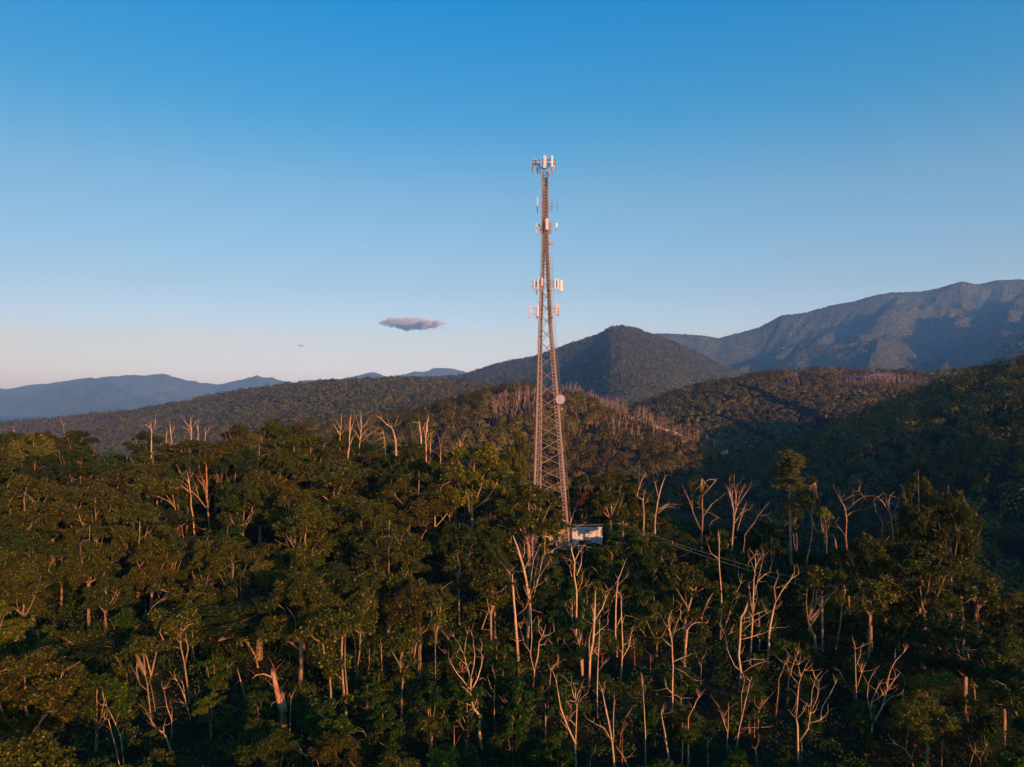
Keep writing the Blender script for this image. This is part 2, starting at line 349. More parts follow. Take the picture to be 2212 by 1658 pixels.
def visible_ground(X, Y, Z, h, hf=h_near, steps=26):
    """true where a point h above the ground can be seen over the terrain between it and the camera, or from 30 m beside it"""
    vis = np.zeros(len(X), bool)
    for cx in (0, -30, 30):
        ok = np.ones(len(X), bool)
        for t in np.linspace(.12, .975, steps):
            x = cx + (X - cx) * t; y = Y * t
            ok &= hf(x, y) < (Z + h) * t + 3
        vis |= ok
    return vis
# hill behind the tower and the slopes either side of the valley
def clear_rock(X, Y):
    px, py = project(np.stack([X, Y, h_near(X, Y) + 2], -1))
    band = np.abs(py - np.interp(px, [1330, 1380, 1440, 1500, 1560], [872, 893, 920, 948, 975])) 
    return (px > 1330) & (px < 1560) & (band < 13 + 5 * np.sin(px / 9)) & (Y < 620) & (vnoise(px / 11, py / 7, 3) > .38)
def keepA(X, Y, Z):
    n = vnoise(X / 26, Y / 26, 8); px, py = project(np.stack([X, Y, Z + 8], -1))
    thin = (px > 1300) & (px < 1600) & (Y < 640) & (Y > 400) & (py < 930 + (px - 1400) * .3)
    burnt = thin | (px > 1060) & (px < 1560) & (py < 905 + (px - 1100) * .12) & (Y < 640) & (n > .5 - .2 * (py < 870))
    hf_y = np.interp(X, FX, FY)
    return (Y > hf_y + 42) & (Z > -145) & ~burnt & ~clear_rock(X, Y)
XA, YA, ZA = scatter(-520, 700, 170, 720, 7.6, 1, keepA)
v = visible_ground(XA, YA, ZA, 14); XA, YA, ZA = XA[v], YA[v], ZA[v]
woodland('hill_woodland', XA, YA, ZA + 7.5, 4.8, 230, .85, M_FAR, 11, .95, .7)
def keepS(X, Y, Z):
    px, py = project(np.stack([X, Y, Z + 2], -1)); return (px > 1060) & (px < 1580) & (Y > 330) & (Y < 640) & (Z > -110) & ~clear_rock(X, Y)
XS, YS, ZS = scatter(-60, 200, 330, 640, 4.6, 91, keepS)
woodland('hillside_scrub', XS, YS, ZS + 1.2, 2.5, 50, .75, M_FAR, 92, .9)
def crest2(X, Y, Z):
    px, py = project(np.stack([X, Y, Z + 8], -1)); return (px > 1700) & (px < 2060) & (py < 830) & (Y > 900) & (vnoise(X / 30, Y / 30, 5) > .45)
XB, YB, ZB = scatter(-800, 1200, 720, 1410, 8.0, 2, lambda X, Y, Z: (Z > -140) & ~crest2(X, Y, Z))
v = visible_ground(XB, YB, ZB, 14, steps=16); XB, YB, ZB = XB[v], YB[v], ZB[v]
woodland('hill_woodland', XB, YB, ZB + 7, 5.0, 60, 1.7, M_FAR, 12, .95, .7, .8)
us, D, X, Yw, Z = MID
sel = rng.integers(0, Z.size, 24000); m = D[sel // Z.shape[1]] > -740
xx, yy, zz = X.ravel()[sel], Yw.ravel()[sel], Z.ravel()[sel]
woodland('ridge_woodland', xx, yy, zz + 1.5, 4.8, 16, 3.2, M_FARD, 13, .9, .75, .6)
us, D, X, Yw, Z = PK
sel = rng.integers(0, Z.size, 36000)
woodland('mountain_woodland', X.ravel()[sel], Yw.ravel()[sel], Z.ravel()[sel] + 1, 5.4, 7, 4.6, M_FARD, 14, .85, .8, .4)
ek = lambda X, Y, Z: (np.abs(X) > .735 * Y + 12) & (Z > -120)
def side_scatter(s, seed):
    rg = np.random.default_rng(seed); X, Y = np.meshgrid(np.arange(30, 300, 6.2), np.arange(20, 250, 6.2)); X = s * (X + rg.uniform(-2.5, 2.5, X.shape)).ravel(); Y = (Y + rg.uniform(-2.5, 2.5, Y.shape)).ravel()
    m = (np.abs(X) > .735 * Y + 10) & (np.abs(X) < .735 * Y + 95); return X[m], Y[m]
for s_ in (-1, 1):
    XE, YE = side_scatter(s_, 95); ZE = h_near(XE, YE); woodland('hill_woodland', XE, YE, ZE + 5, 4.2, 260, .42, M_FAR, 96, 1.1, .5)
print('woods', len(XA), len(XB), len(XS))

# ---------------------------------------------------------------- dead trees, traced limb by limb
CROPS = dict(A=(0, 1100, 2.763), B=(700, 1100, 2.763), C=(1400, 1100, 2.763), D=(2094, 1100, 2.763),
             E=(0, 1600, 3.16), F=(700, 1600, 3.16), G=(1400, 1600, 3.16), H=(2094, 1600, 3.16))
def parse(s, crop):
    """'12 C480,1550 470,1300; 6 ...' -> [(width, [(px,py)...])] in photo units of the 2212-wide view"""
    out = []
    for br in s.split(';'):
        tk = br.split(); w = float(tk[0]); pts = []; c = crop
        for t in tk[1:]:
            if t[0].isalpha(): c = t[0]; t = t[1:]
            a, b = t.split(','); ox, oy, k = CROPS[c]
            pts.append(((ox + float(a) / k) * .7917, (oy + float(b) / k) * .7917))
        out.append((w / CROPS[crop][2] * .7917, pts))
    return out
def ground_hit(px, py):
    d = ray(px, py)
    for Y in np.arange(45, 320, .5):
        k = Y / d[1]
        if float(h_front(np.array(d[0] * k), np.array(Y))) > d[2] * k: return Y
    return 165.
def smooth_path(P, rg, wob):
    P = np.array(P, float); out = [P[0]]
    for a, b in zip(P[:-1], P[1:]):
        L = np.linalg.norm(b - a); n = max(1, int(L / 1.3))
        for i in range(1, n + 1):
            q = a + (b - a) * i / n
            if i < n: q = q + rg.normal(size=3) * wob
            out.append(q)
    return np.array(out)
def twig(mb, p, d, L, r, rg):
    pts = [p]; q = np.array(p); d = d / np.linalg.norm(d)
    for k in range(4):
        d = d + rg.normal(size=3) * .22 + np.array([0, 0, .10]); d /= np.linalg.norm(d); q = q + d * L / 4; pts.append(q)
    mb.tube(pts, [r, r * .8, r * .6, r * .4, r * .2], 3, False); return pts
SNAGS = r'''
A|0|d|pale dead tree with spreading bare limbs above the wooded crest|spreading bare tree|12 1142,345 1142,330 1145,210 1132,186;6 1135,190 1100,165 1068,175;6 1140,200 1130,150 1105,130;6 1145,210 1170,160 1175,100;5 1140,190 1145,140;4 1150,195 1200,180
A|185|d|straight dead pole with one short side limb on the wooded crest|straight crest pole|10 1300,360 1290,250 1280,150;5 1290,250 1320,160
A|188|d|short pale stub with a forked tip just before the crest pole|short forked stub|9 1257,315 1255,205;4 1256,260 1268,215
A|186|d|many-armed bare tree, tallest of the cluster on the crest|many-armed crest tree|12 1440,335 1443,220 1440,118;5 1440,200 1395,140 1380,120;5 1443,210 1470,150 1490,130;5 1445,260 1420,200 1380,180;5 1440,320 1490,270 1497,150
A|184|d|dead tree with one limb reaching out like a raised arm|raised-arm tree|8 1545,305 1548,230 1545,195;4 1548,240 1590,170
A|190|d|thin dead pole behind the many-armed crest tree|thin crest pole|8 1495,300 1500,250 1485,150
A|180|d|low curved dead sapling under the crest cluster|low curved sapling|5 1370,330 1380,290 1400,250;4 1370,320 1340,290;5 1320,380 1325,310
A|176|d|short broken snag below the straight crest pole|short broken snag|9 1282,390 1285,310
A|0|d|dim dead stem at the edge of a dark gap in the canopy|dim gap stem|8 690,505 705,400 712,345
A|0|d|second dim dead stem across the dark gap in the canopy|second gap stem|5 798,505 785,430 765,390
A|0|d|pinkish dead tree with short crooked arms amid green crowns|pinkish crooked tree|8 960,522 955,450 960,395;4 958,470 930,450 895,440;4 1010,470 1000,420 970,300
A|0|d|tall orange-lit dead tree fanning into long straight branches|tall fanning tree|15 1588,1030 1580,940 1568,810 1560,700 1555,465;8 1560,800 1500,720 1450,670 1385,640 1345,640;6 1560,700 1530,620 1455,520;6 1563,760 1545,640 1500,500;6 1555,700 1540,590 1510,555;5 1570,760 1590,690;8 1575,942 1530,955 1483,930;6 1575,945 1605,935 1645,947;5 1500,720 1480,640 1445,560
A|0|d|slim dead tree with feathered side limbs beside the tall fanning tree|slim feathered tree|11 1468,1005 1455,850 1440,700 1425,600 1410,510;5 1440,690 1390,640 1330,580;5 1430,640 1380,600;4 1425,610 1375,540
A|0|L1180,640,210,95|leafy tree on bare orange limbs, dark hollow under its crown|hollow-crowned tree|13 1348,1000 1335,870 1320,790 1300,690;8 1320,790 1270,740 1200,710 1060,660;6 1318,780 1255,700 1225,670;6 1310,740 1290,660 1260,620;5 1200,710 1170,660
A|0|d|very thin dead stem in the dark hollow beneath the canopy|thin hollow stem|5 1385,1025 1370,940 1345,790
A|0|L150,980,150,90|leafy tree with a thick orange trunk near the edge of the forest|thick orange trunk|18 205,1195 190,1100 178,1020
A|0|d|small slanting dead branch poking out of the canopy|small slanting branch|7 1075,945 1050,880 1025,840
A|230|d|small reddish snag standing on the skyline of the ridge|reddish skyline snag|6 480,172 465,140 452,112;4 470,150 440,125;4 100,260
A|215|d|thin forked snag beneath a round crown at the forest edge|thin forked snag|6 125,262 110,220 95,188;4 112,225 105,190
B|172|d|bare tree with many fine upright branches, first of the crest trio|fine-branched crest tree|8 630,385 630,250 640,88;5 630,250 600,190 565,140;5 632,245 665,200 690,160;4 635,200 610,150 590,110;4 630,230 590,185 560,180
B|170|d|thick bare tree standing in the middle of the crest trio|middle crest tree|13 690,395 700,300 705,200 712,90;6 700,250 720,180 745,110;6 705,300 740,250;8 680,392 715,290 725,250;5 702,220 680,170
B|174|d|wide bare tree with drooping outer limbs, last of the crest trio|wide drooping crest tree|11 775,325 785,250 790,180 785,90;6 782,290 745,215 710,180;6 785,270 830,200 855,185;5 788,200 830,150 860,100;5 785,300 850,240 912,200;4 787,230 760,140 750,110;4 790,290 860,225 900,225
B|165|d|stout dead tree with a crooked bend and a long raised limb|crooked bent tree|17 1055,410 1050,290 1030,210 1018,186;9 1020,187 985,165 940,120 900,90;7 1022,187 1050,150 1065,105;4 1000,170 985,100;5 1035,182 1085,150;6 1050,300 1018,272;3 1060,320 1125,320
B|166|d|silvery thin dead tree with limbs drooping to one side|silvery drooping tree|7 975,435 968,300 955,215 948,195;4 955,230 890,240;4 965,260 880,290;4 968,325 918,357;3 955,220 900,228
B|162|d|heavy flat-topped dead tree with a side branch at its tip|heavy flat-topped tree|17 1237,405 1240,250 1225,132;8 1240,240 1280,140;4 1228,150 1185,145 1150,152
B|150|d|tallest pale snag of the crest, split into several upright tips|tallest pale snag|15 1290,600 1280,480 1278,380 1275,260 1285,160 1297,102;8 1275,330 1265,200;7 1280,300 1300,240 1347,208;7 1282,420 1320,360 1342,368;7 1288,480 1310,430;5 1310,380 1315,250 1320,230;5 1290,220 1285,130
B|163|d|ragged dead tree leaning over the pale snag's shoulder|ragged leaning tree|10 1387,455 1390,350 1400,280 1425,212;4 1390,340 1370,240;4 1400,290 1452,287;4 1395,380 1430,340;4 1392,420 1365,380
B|163|d|dead tree with curved prongs next to the golden-green crown|curved-prong tree|10 1525,475 1535,380 1535,300 1520,262;6 1537,330 1570,250 1587,193;4 1535,300 1565,220;5 1535,320 1488,308;5 1545,400 1582,340;4 1530,400 1492,348
B|164|d|small dark spiky snag between two pale dead trees|small spiky snag|6 1480,495 1475,420 1460,328;4 1475,430 1502,398
B|0|d|tall forked dead trunk amid green crowns, fork like a tuning fork|tuning-fork trunk|14 1345,1135 1345,960 1345,860 1340,780;6 1340,800 1318,780 1298,755;7 1344,775 1350,700 1345,640;6 1345,770 1385,690 1422,638;5 1350,740 1392,650 1385,628;7 1350,935 1400,880 1445,820 1467,728
B|0|d|slender dead trunk with two curling horns at its top|horned slender trunk|10 1465,1110 1465,960 1455,862;6 1460,860 1495,800 1488,768;5 1455,870 1425,800 1420,735
B|0|d|white branching snag half hidden behind a round green crown|white branching snag|8 1590,1080 1575,1000 1562,960 1560,875;5 1560,960 1530,900 1495,868;4 1560,900 1520,850;5 1600,925 1595,895
B|0|d|arching dead limb leaning out over the dark understory|arching dead limb|10 1492,1360 1480,1320 1460,1260 1400,1225 1303,1190;5 1460,1260 1520,1280 1560,1295;7 1460,1280 1455,1240
F|0|L1740,-160,110,150|leafy tree whose straight trunk shows beneath it by the clearing|straight clearing trunk|14 1748,285 1745,130 1740,0 1738,-60
F|0|L2010,20,190,230|round leafy tree carried on a stout orange trunk|stout orange trunk|25 2027,555 2022,400 2020,250 2030,180;14 2022,250 2000,190 1985,100;14 2028,240 2048,170 2045,60;6 2010,240 1960,210 1865,190;5 2010,378 1940,372
C|0|d|great dead tree of many tangled pale limbs before the compound|great tangled tree|22 G125,495 C128,1550 105,1380 75,1230 30,1080 0,1000;10 120,1450 152,1200 145,1090 110,1060;11 130,1520 200,1290 230,1150 335,1088;5 235,1150 240,1050 250,990;7 170,1350 250,1230 292,1198;8 108,1380 80,1270 60,1160 18,1120;6 150,1200 185,1110 200,1075;8 130,1535 180,1480 245,1460;6 85,1260 130,1160 120,1080;6 155,1400 165,1300 190,1180;6 60,1200 90,1120 80,1040
C|0|d|thick straight dead trunk with a broken crossing limb|thick straight trunk|21 G42,600 G35,480 G18,250 C5,1480 -5,1300;7 G35,250 G110,190 C150,1400 243,1342;6 G38,320 G115,308;8 -2,1400 -30,1280 -60,1240
C|132|d|dead tree rising through the foot of the tower, long forked arms|forked tree at tower foot|17 400,1250 402,1195 405,1060 410,960 408,870;11 410,970 440,880 460,820 495,745;6 455,830 462,765;8 408,900 400,800 385,700 372,600;9 402,1190 380,1090 350,1008;6 405,1150 440,1060 465,1000;6 415,960 470,935 540,910 582,872;5 385,700 350,640 330,560;5 440,880 425,800
C|0|d|crooked many-jointed dead tree before the white shelter, forked near its base|crooked jointed tree|15 G592,715 G585,600 G570,500 G545,400 C480,1420 460,1300 465,1200 440,1110 438,1058;10 480,1300 512,1220 520,1132;7 465,1190 495,1130 542,1073;8 G570,510 G535,420 G515,300 G497,228;9 G578,490 G600,330 G615,205;7 490,1420 520,1350 527,1280;5 490,1420 542,1383;7 442,1310 425,1228;6 462,1240 430,1180;5 G515,300 G512,205
C|0|d|tall twin-armed dead tree with broken tips, beside the crooked jointed one|twin-armed broken tree|19 G657,832 G660,700 G665,600 G690,480 G700,300 G705,180 G710,38;10 G690,300 G690,210 G645,118;10 G708,285 G770,190 G800,100 G842,28;7 G700,430 G760,370 G802,344;10 G655,620 G655,450 G690,330;5 G675,590 G705,560;5 G800,100 G797,50
G|0|d|slim crooked pole with one side prong, standing on undergrowth|slim pole with prong|11 728,1090 725,900 730,720 735,600 745,348;6 738,730 790,655 800,650;6 733,600 700,560
G|0|d|long graceful dead trunk curving up to a slender tip|long graceful trunk|15 893,560 882,400 885,200 C780,1440 C790,1340 C835,1223;6 C790,1375 C845,1320;8 890,360 930,270 937,80
G|0|d|thin wavy dead stem leaning beside the long graceful trunk|thin wavy stem|6 820,360 820,250 845,150 870,90 885,70;5 825,200 815,140
G|0|d|dead tree with a low bowl-shaped fork below the long graceful trunk|bowl-forked tree|15 933,755 940,620 945,520 940,400 935,250 930,90;10 938,630 1000,520 1020,400 1032,350;5 940,570 925,560 898,530;6 945,520 965,498 995,495;4 938,330 965,250
G|0|d|tall ragged dead trunk with fine drooping twigs halfway up|tall ragged trunk|15 1380,1180 1375,950 1380,700 1370,480 1350,380 1340,300 1368,208;5 1370,460 1410,320 1440,250;5 1362,520 1320,480 1285,440;4 1385,400 1430,370 1465,360;6 1385,650 1440,625 1472,608;3 1385,700 1470,740 1542,800;4 1370,920 1325,880 1300,780;4 1385,940 1405,940 1442,968;4 1360,400 1320,340
G|0|d|stout broken-topped dead tree bending sharply to a long side limb|stout broken-topped tree|25 1478,650 1490,480 1500,380 1525,345;12 1520,350 1560,320 1600,312 1678,315;8 1440,290 1445,240 1440,190
G|0|L1470,-60,190,150|leafy tree on a thick sloping orange trunk|sloping orange trunk|24 1478,420 1485,280 1510,200 1545,80 1570,50;10 1560,60 1620,30 1665,5;6 1500,180 1480,20;5 1550,270 1552,255
G|0|d|small dead shrub with two stubby arms below the tall ragged trunk|small stubby dead shrub|6 1440,1015 1445,920 1450,858;4 1450,880 1505,875;4 1440,962 1405,940 1385,945
G|0|d|short forked dead tree hanging under the leafy sloping trunk|short hanging fork|11 1622,385 1630,260 1650,200 1690,110 1732,50;6 1625,290 1600,260 1570,312;4 1640,230 1670,185 1760,185
G|0|d|very tall slender dead trunk crossing the overhead wires|tall wire-crossing trunk|14 1788,415 1797,250 1797,90 C1560,1300 C1553,1150 C1548,965;5 C1550,1180 C1490,1130 C1460,1040
G|0|d|slanting bare pole leaning away from the wire-crossing trunk|slanting bare pole|9 1810,390 1880,190 C1660,1480 C1717,1362
G|0|d|candelabra-shaped dead tree with long horizontal lower limbs|candelabra tree|22 1953,860 1965,740 1945,600 1955,480 1960,380 1965,270 2000,215 2022,143;9 1958,725 1912,690 1870,600 1850,550 1828,420 1800,368;8 1965,660 2060,630 2180,633;8 1975,750 2060,690 2182,642;8 1970,460 2080,430 2195,393;6 1965,400 2040,330 2140,265 2185,238;6 1960,340 2000,310 2060,300;6 1965,280 2062,265;4 1850,420 1880,400 1905,330;4 1965,430 2010,420
G|0|d|tall dead tree with a crown of many upright broken tips, behind the candelabra|many-tipped tall tree|16 2045,640 2055,450 2065,300 2068,150 C1810,1500 C1815,1350 C1830,1200 C1820,1150;6 C1830,1300 C1790,1180;7 C1840,1350 C1900,1290 C1936,1280;6 C1820,1450 C1870,1240 C1887,1158;6 C1800,1560 C1780,1400;5 C1815,1600 C1860,1580 C1905,1568;6 C1825,1250 C1850,1190 C1845,1150;6 C1812,1420 C1850,1340;6 C1805,1620 C1835,1480
G|0|d|thin straight dead stick, taller of a pair in low leaves|taller thin stick|9 298,1120 310,950 325,725;4 322,740 340,705
G|0|d|shorter thick dead stick, partner of the taller thin stick|shorter thick stick|12 280,1310 280,1160 280,1012
G|0|d|large Y-shaped dead tree whose second stem ends in fine twigs|large twiggy Y-tree|19 548,1720 540,1561 535,1350 465,1200 410,1050 375,835;13 538,1370 545,1180 552,1030 530,1000;5 530,998 500,988 462,992;6 540,1000 560,930 592,878;5 535,970 540,900 515,828;4 525,960 500,850;5 535,1200 500,1160 468,1148;4 465,1222 430,1180 412,1165
G|0|d|dead tree with three long straight stems spreading from the ground|three-stemmed tree|17 885,1680 865,1450 855,1350 830,1200 800,1060 770,912;8 858,1340 780,1220 690,1175;8 868,1350 865,1150 873,903
G|0|d|dark split stump leaning across the three-stemmed tree|split leaning stump|15 1010,1590 950,1470 885,1375;9 943,1580 940,1400 945,1245;5 960,1490 1000,1470 1048,1460;6 920,1400 930,1270 972,1130
G|0|d|lone straight dead pole with a thin top, amid low bushes|lone straight pole|11 1142,1480 1142,1280 1130,1050 1118,848
G|0|d|leaning dead pole with stubby knots, broken off at the top|leaning knotty pole|17 1350,1510 1310,1270 1278,1100;6 1278,1110 1290,1100
G|0|d|straight dead pole, first of two standing side by side|first paired pole|10 1458,1540 1460,1350 1460,1172;3 1460,1250 1475,1210 1500,1220
G|0|d|dead pole with a slender swept tip, second of the side-by-side two|second paired pole|9 1508,1550 1508,1300 1512,1130 1550,1060 1602,955;4 1560,1050 1578,980
G|0|d|V-shaped slim dead tree under the candelabra tree|slim V-tree|9 1845,1360 1855,1200 1858,998;5 1850,1260 1810,1150 1778,1048;3 1825,1180 1825,1115
G|0|d|tall S-curved dead trunk with a long arching side limb|S-curved trunk|13 1928,1380 1950,1230 1980,1100 2010,970 2045,818;4 1945,1250 2000,1220 2140,1218;6 1970,1090 1970,920 1997,823;4 1905,1330 1940,1270
G|0|d|spindly dead sapling with fine spread twigs beside the S-curved trunk|spindly spread sapling|6 2082,1265 2085,1055;3 2085,1080 2060,1060 2030,1040;5 2108,1245 2120,1060 2152,958;4 2120,1070 2160,1010 2192,968
G|0|d|short thick pale stub at the foot of the paired poles|short pale stub|13 1682,1540 1675,1358
G|0|d|short orange stub among leaves behind the bowl-forked tree|short orange stub|10 1048,660 1048,533
G|0|d|tiny pale stick in the dark gap behind the lone pole|tiny gap stick|6 1184,715 1185,660 1192,578
G|0|d|squat stump top at the very bottom beside the large Y-tree|squat bottom stump|14 665,1590 665,1480
G|0|d|small Y-shaped snag in the dark gap beside the ragged trunk|small gap Y-snag|7 1620,800 1622,720 1627,632;4 1618,690 1585,620
G|0|d|thin dead pole near the bottom edge under the spindly sapling|thin bottom pole|9 2110,1590 2090,1400
G|0|d|V-shaped dead tree with a bent crossing limb amid low leaves|bent V-tree|15 178,815 185,720 215,600 225,480 250,430;9 180,720 155,620 148,570 100,500 63,365;8 150,580 162,450 155,200 150,120;7 248,430 300,425 352,393;6 245,430 225,390 218,335;3 230,510 270,500 300,450
F|0|d|elegant dead tree of five upcurved limbs on an S-bent trunk|five-limbed S-bent tree|26 1935,1345 1920,1260 1925,1120 1870,1050 1845,950 1845,870;15 1845,900 1850,800 1838,770 1810,680 1790,590 1740,490 1703,438;8 1790,600 1800,500 1818,408;11 1848,790 1875,680 1882,590 1865,438;12 1850,905 1905,800 1940,680 1945,620 1937,560;11 1835,885 1770,800 1720,740 1673,652;6 1805,672 1770,645 1700,712;6 1838,920 1815,900 1788,878;5 1945,640 1962,608;4 1915,812 1952,790;4 1845,1028 1820,1015 1788,1012;5 1880,1035 1893,1000 1902,958
F|0|c|big broken orange stump with a jagged top and one bent arm|big broken orange stump|60 245,1235 225,1120 195,980 168,870 152,790 143,742;17 140,790 110,775 60,757 0,765 -40,800;30 255,1080 235,980 205,880;12 180,800 160,760 158,735;14 215,1000 240,1010 245,990
F|0|d|lone thin orange pole below the five-limbed tree|lone thin orange pole|10 1703,1600 1705,1380 1705,1208
F|0|L1270,520,150,200|slender leafy tree with a forked bluish trunk in the shade|forked bluish trunk|19 1250,1160 1252,950 1262,780 1266,752;9 1265,755 1310,690 1352,648;8 1262,750 1240,720 1218,708
F|0|L640,380,330,170|wide flat-crowned leafy tree on a long pale trunk with one low limb|long pale trunk|25 778,1150 762,1000 748,850 740,700 735,570 740,400;11 738,805 700,770 660,730 588,638;6 690,480 640,460 560,485;4 765,1000 785,990;4 745,660 775,662
F|0|L900,180,170,190|leafy tree on a wavy orange trunk beside the long pale trunk|wavy orange trunk|15 855,885 870,700 890,560 895,400 885,350;9 900,485 925,437;9 892,375 930,290 990,270;8 888,370 870,290 855,220
F|0|d|plain straight orange pole in the shade|plain shaded pole|12 967,870 975,650 972,508
F|0|d|short wiggly orange stem above the plain shaded pole|short wiggly stem|11 1080,675 1075,530 1068,455
F|0|L600,560,110,120|leafy tree with a thick rusty trunk fading into shadow|thick rusty trunk|22 645,1110 640,900 632,790 605,700
F|0|d|short leaning rusty trunk behind the wavy orange one|short leaning rusty trunk|16 850,665 850,470 825,410 803,335
F|0|d|thin pale wand amid leaves beside the five-limbed tree|thin pale wand|9 2052,1200 2050,1000 2052,850;4 2050,920 2030,890 2013,858;7 2035,1365 2058,1270 2055,1180
F|0|L1500,1240,90,80|small leafy sapling on a thin orange stem at the bottom|thin orange sapling|9 1527,1600 1510,1330 1505,1280
F|0|L1540,280,110,190|slim leafy tree with a thin bluish trunk in deep shade|thin bluish trunk|8 1547,890 1540,500 1538,400
F|0|d|thread-thin pale stem beside the big broken stump|thread-thin stem|6 285,1340 290,1100 298,965
F|0|d|crooked small snag beside the five-limbed tree's tip|crooked small snag|7 1700,640 1695,520 1680,480 1653,455
E|0|L1560,330,210,120|leafy tree on a forked golden trunk amid dense leaves|forked golden trunk|17 1628,960 1620,880 1600,740 1590,660 1560,530 1555,410;13 1600,655 1622,540 1600,415;6 1560,540 1500,522 1443,530;7 1565,500 1525,460
E|0|d|short stout golden limb next to the forked golden trunk|short golden limb|14 1672,600 1660,520 1622,448
E|0|L1200,560,170,90|leafy tree with crossing dark orange stems in a deep hollow|crossing dark stems|13 1302,1140 1285,980 1270,840 1252,768;8 1280,905 1210,850 1190,800 1125,675;5 1278,860 1302,772;6 1340,1080 1310,900 1290,800
E|0|d|V of two thick broken stems rising from the dark|broken thick V|18 1462,1390 1430,1300 1405,1255;15 1405,1262 1370,1240 1330,1210 1268,1098;18 1412,1275 1410,1203
E|0|d|thin forked pale snag above the broken thick V|thin pale fork|9 1480,1270 1480,1150 1440,1040 1412,888;5 1480,1155 1485,1055
E|0|d|fan of thin pale dead stems out of the bushes|fan of thin stems|9 1632,1110 1600,990 1570,900 1530,820;5 1602,1000 1580,850 1565,788;5 1620,1062 1580,1010 1538,965;6 1680,1080 1690,970 1680,898
E|0|L1640,120,260,150|wide leafy tree showing bright golden limbs on one side|bright golden limbs|16 1535,440 1530,300 1470,250 1430,190 1365,148;9 1490,262 1400,230 1338,228;7 1400,165 1370,90 1355,25;7 1515,318 1420,300 1258,298
E|0|L2120,330,150,130|leafy tree on a thick slanting bark-orange trunk|thick slanting trunk|20 2215,660 2195,590 2160,530 2108,465;13 2150,500 2100,440 1990,430 1888,470
E|0|d|short leaning pale pole in front of dense leaves|short leaning pale pole|13 2102,918 2070,800 2046,708
E|0|d|long dim bluish dead stem crossing the black hollow|long dim stem|8 1040,1600 1000,1400 960,1250 935,1150 905,1150
E|0|d|brighter curved dead stem beside the long dim one|brighter curved stem|8 1068,1540 1040,1290 1000,1200 970,1130 918,1033
E|0|d|tiny bright dead stick high in the leaves above the hollow|tiny bright stick|9 962,272 930,240 898,203
E|0|L620,470,180,90|leafy tree showing twin short orange stems|twin short stems|12 655,620 652,570 650,510;10 690,600 690,515
E|0|d|small angular dead branch over the black hollow|small angular branch|8 995,545 960,525 870,514;6 980,540 975,460
H|0|d|large forked dead tree with heavy rising arms beside the wires|heavy forked tree|21 5,640 12,440 40,260 D45,1560 D62,1500;11 D62,1500 D120,1400 D185,1320 D235,1293;10 D62,1500 D50,1390 D85,1298;5 D60,1397 D102,1383;6 D170,1335 D203,1278;5 0,385 40,360 75,360
H|0|L470,-60,190,110|thick twisting tree with a leafy top and golden S-shaped trunk|twisting S-shaped trunk|28 425,580 405,430 372,360 350,300;13 352,305 340,220 335,140 D300,1400;11 370,300 398,215;11 375,300 430,220 495,182;11 390,405 365,390 348,378;14 410,160 430,50 D400,1370 D440,1340;11 455,120 520,70 D450,1450 D540,1410
H|0|L650,-60,110,110|slender tree with a bright golden trunk and a thin side limb|bright slender trunk|17 598,490 625,350 640,200 670,40;9 648,245 700,190 760,145 785,118;7 642,215 635,110
H|0|L900,60,180,130|leafy tree forking golden above a long shaded bluish trunk|golden fork on blue trunk|20 875,780 875,400 882,290 882,240;9 884,255 860,235 838,213;10 888,250 930,200 978,165
H|0|d|pair of parallel broken dead stems standing in shadow|parallel broken stems|11 770,1100 765,870 760,700 755,538;7 765,690 800,600 806,522;7 775,865 815,740 852,648
H|0|d|wide dead tree with a long leaning stem and crossing thin limbs|wide leaning-stem tree|18 892,1400 903,1200 930,1150 990,1040 1030,900;11 1030,905 1040,800 1060,730 1100,650 1172,572;8 905,1200 890,1080 860,950 870,850 815,748;6 903,1000 990,940 1015,928;7 1000,1022 1060,960 1143,928;7 1035,885 1100,800 1148,745;5 893,1065 900,990 960,850 1003,790;5 868,845 900,770 935,738;4 962,1000 950,920 930,890
H|0|d|forked rusty dead tree beside the heavy forked one's foot|forked rusty tree|13 175,970 180,830 210,710 258,578;8 183,750 165,660 177,583
H|0|d|pale crooked dead stem beside the forked rusty tree|pale crooked stem|9 78,1070 95,900 100,800 152,678
H|0|d|great forked dead tree with curling tips at the bottom|great curling fork|22 268,1620 262,1350 260,1200 245,1130;14 247,1135 262,950 270,850 290,780;6 288,785 265,678;6 290,782 312,730;11 275,1340 350,1230 370,1100 385,900 417,798;9 375,1085 430,960 440,900 445,818;7 368,1180 440,1160 508,1108;4 255,1145 310,1080 343,1008;6 360,1130 355,1040
H|0|d|long thin dead arm rising beside the great curling fork|long thin arm|8 455,1230 465,1080 467,1048 530,950 583,845
H|0|d|dim thin stem beside the base of the great curling fork|dim base stem|8 288,1600 297,1398
H|0|d|forked dead tree at the bottom leaning outward under yellow leaves|outward leaning fork|11 1268,1600 1240,1480 1180,1400 1098,1358;6 1245,1490 1268,1388;5 1195,1412 1205,1298
H|0|L1500,1220,120,130|leafy sapling on a reddish stem at the bottom|reddish-stemmed sapling|10 1500,1600 1505,1380 1500,1330
H|0|d|short hooked dead stem at the bottom beside the reddish sapling|short hooked stem|9 1368,1600 1390,1490 1442,1463
H|0|d|thin forked dead sapling by the bottom edge of the forest|thin edge sapling|8 1842,1600 1835,1490 1888,1378;5 1838,1500 1790,1440 1770,1400;6 1735,1590 1780,1430
H|0|L1810,60,170,140|leafy tree with a crooked dark orange trunk in heavy shade|crooked dark trunk|17 1808,600 1812,400 1812,220 1822,190;8 1820,192 1770,100 1712,32
H|0|d|dim grey trunk standing in the black gap|dim grey trunk|10 1130,1120 1165,950 1192,795
